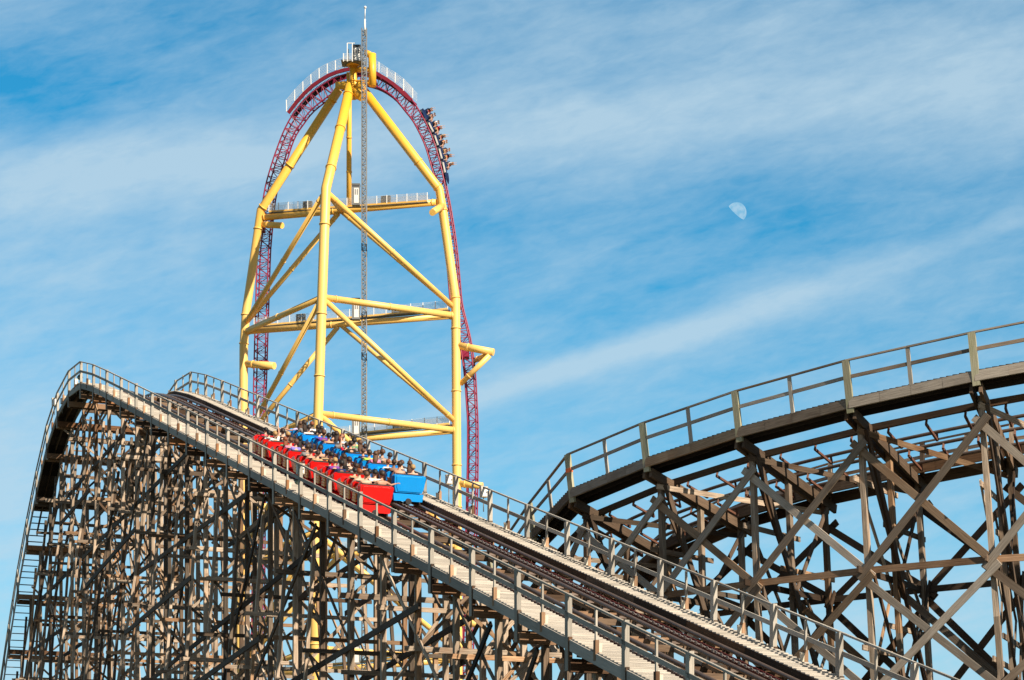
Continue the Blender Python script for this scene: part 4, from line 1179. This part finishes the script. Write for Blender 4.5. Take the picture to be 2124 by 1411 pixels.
def spot(x0, y0, rx, ry, amp):
    a = math_('DIVIDE', math_('SUBTRACT', u, (x0 - XC) / F), rx / F); b_ = math_('DIVIDE', math_('SUBTRACT', v, (YH - y0) / F), ry / F)
    return math_('MULTIPLY', math_('EXPONENT', math_('MULTIPLY', math_('ADD', math_('MULTIPLY', a, a), math_('MULTIPLY', b_, b_)), -1.0)), amp)
nlow = noise(7, 2.2, -10, 3, off=(3.1, 1.7, 0))
nmid = noise(11, 3.2, -12, 7, .56, off=(1.3, 4.2, 0), dist=.3)
nfine = noise(34, 3.0, -14, 8, .6, off=(7.3, 2.2, 0), dist=.4)
nvf = noise(90, 2.6, -16, 6, .6, off=(2.3, 9.2, 0), dist=.6)
tex = math_('ADD', math_('ADD', math_('MULTIPLY', nmid, .50), math_('MULTIPLY', nfine, .33)), math_('MULTIPLY', nvf, .17))
base = math_('MULTIPLY', math_('SUBTRACT', tex, .5), 1.65)
tot = math_('ADD', base, .45)
# unseen cloud veil added behind the viewer to tune the fill light
el = math_('MULTIPLY', math_('MAXIMUM', math_('SUBTRACT', sx.outputs['Z'], .42), 0), .0)
bk = math_('MULTIPLY', math_('MAXIMUM', math_('SUBTRACT', .6, sx.outputs['Y']), 0), .3)
lowv = math_('MULTIPLY', math_('MAXIMUM', math_('SUBTRACT', .215, v), 0), 4.2)
tot = math_('ADD', math_('ADD', math_('ADD', tot, el), bk), lowv)
for t_ in (band(300, 340, 2124, 170, 100, .46), math_('MULTIPLY', band(880, 862, 2124, 455, 34, .62), math_('ADD', spot(1350, 720, 620, 400, .75), .25)), band(1200, 60, 2124, 60, 60, .14), spot(120, 640, 420, 240, .16), spot(480, 330, 260, 60, .20),
           spot(60, 190, 340, 110, -.46), spot(470, 30, 300, 90, -.34), spot(1500, 470, 600, 90, -.24), spot(1300, 640, 330, 60, -.12), spot(120, 430, 160, 50, .2), spot(880, 40, 220, 60, -.10), spot(700, 560, 500, 120, -.05), spot(-40, 990, 230, 200, .46), spot(-40, 1200, 160, 90, -.16)):
    tot = math_('ADD', tot, t_)
dens = math_('MULTIPLY', math_('MINIMUM', math_('MAXIMUM', tot, 0.0), 1.0), .80)
# clear sky tone: Nishita pushed to the deep polarised blue of the picture
sc_ = N('ShaderNodeVectorMath'); sc_.operation = 'MULTIPLY'; L(sky.outputs[0], sc_.inputs[0]); sc_.inputs[1].default_value = (.12, .765, .90)
hi = math_('MAXIMUM', math_('MULTIPLY', math_('SUBTRACT', sx.outputs['Z'], .42), 5.0, clamp=True), math_('MULTIPLY', math_('SUBTRACT', .15, sx.outputs['Y']), 2.5, clamp=True))
neu = N('ShaderNodeVectorMath'); neu.operation = 'MULTIPLY'; L(sky.outputs[0], neu.inputs[0]); neu.inputs[1].default_value = (.33, .35, .35)  # unseen sky overhead and behind, dimmed and neutralised to lower the fill light
mhi = N('ShaderNodeMix'); mhi.data_type = 'RGBA'; L(hi, mhi.inputs['Factor']); L(sc_.outputs[0], mhi.inputs['A']); L(neu.outputs[0], mhi.inputs['B'])
dens = math_('MULTIPLY', dens, math_('SUBTRACT', 1.0, math_('MULTIPLY', hi, .7)))
mx = N('ShaderNodeMix'); mx.data_type = 'RGBA'; L(dens, mx.inputs['Factor']); L(mhi.outputs['Result'], mx.inputs['A'])
mx.inputs['B'].default_value = (.335 / STR, .445 / STR, .52 / STR, 1)
L(mx.outputs['Result'], bg.inputs['Color']); bg.inputs['Strength'].default_value = STR

sc.view_settings.view_transform = 'Standard'; sc.view_settings.look = 'None'; sc.view_settings.exposure = .65; sc.view_settings.gamma = 1
sc.cycles.max_bounces = 6
print('objects', len(bpy.data.objects), 'posts', NPOST)
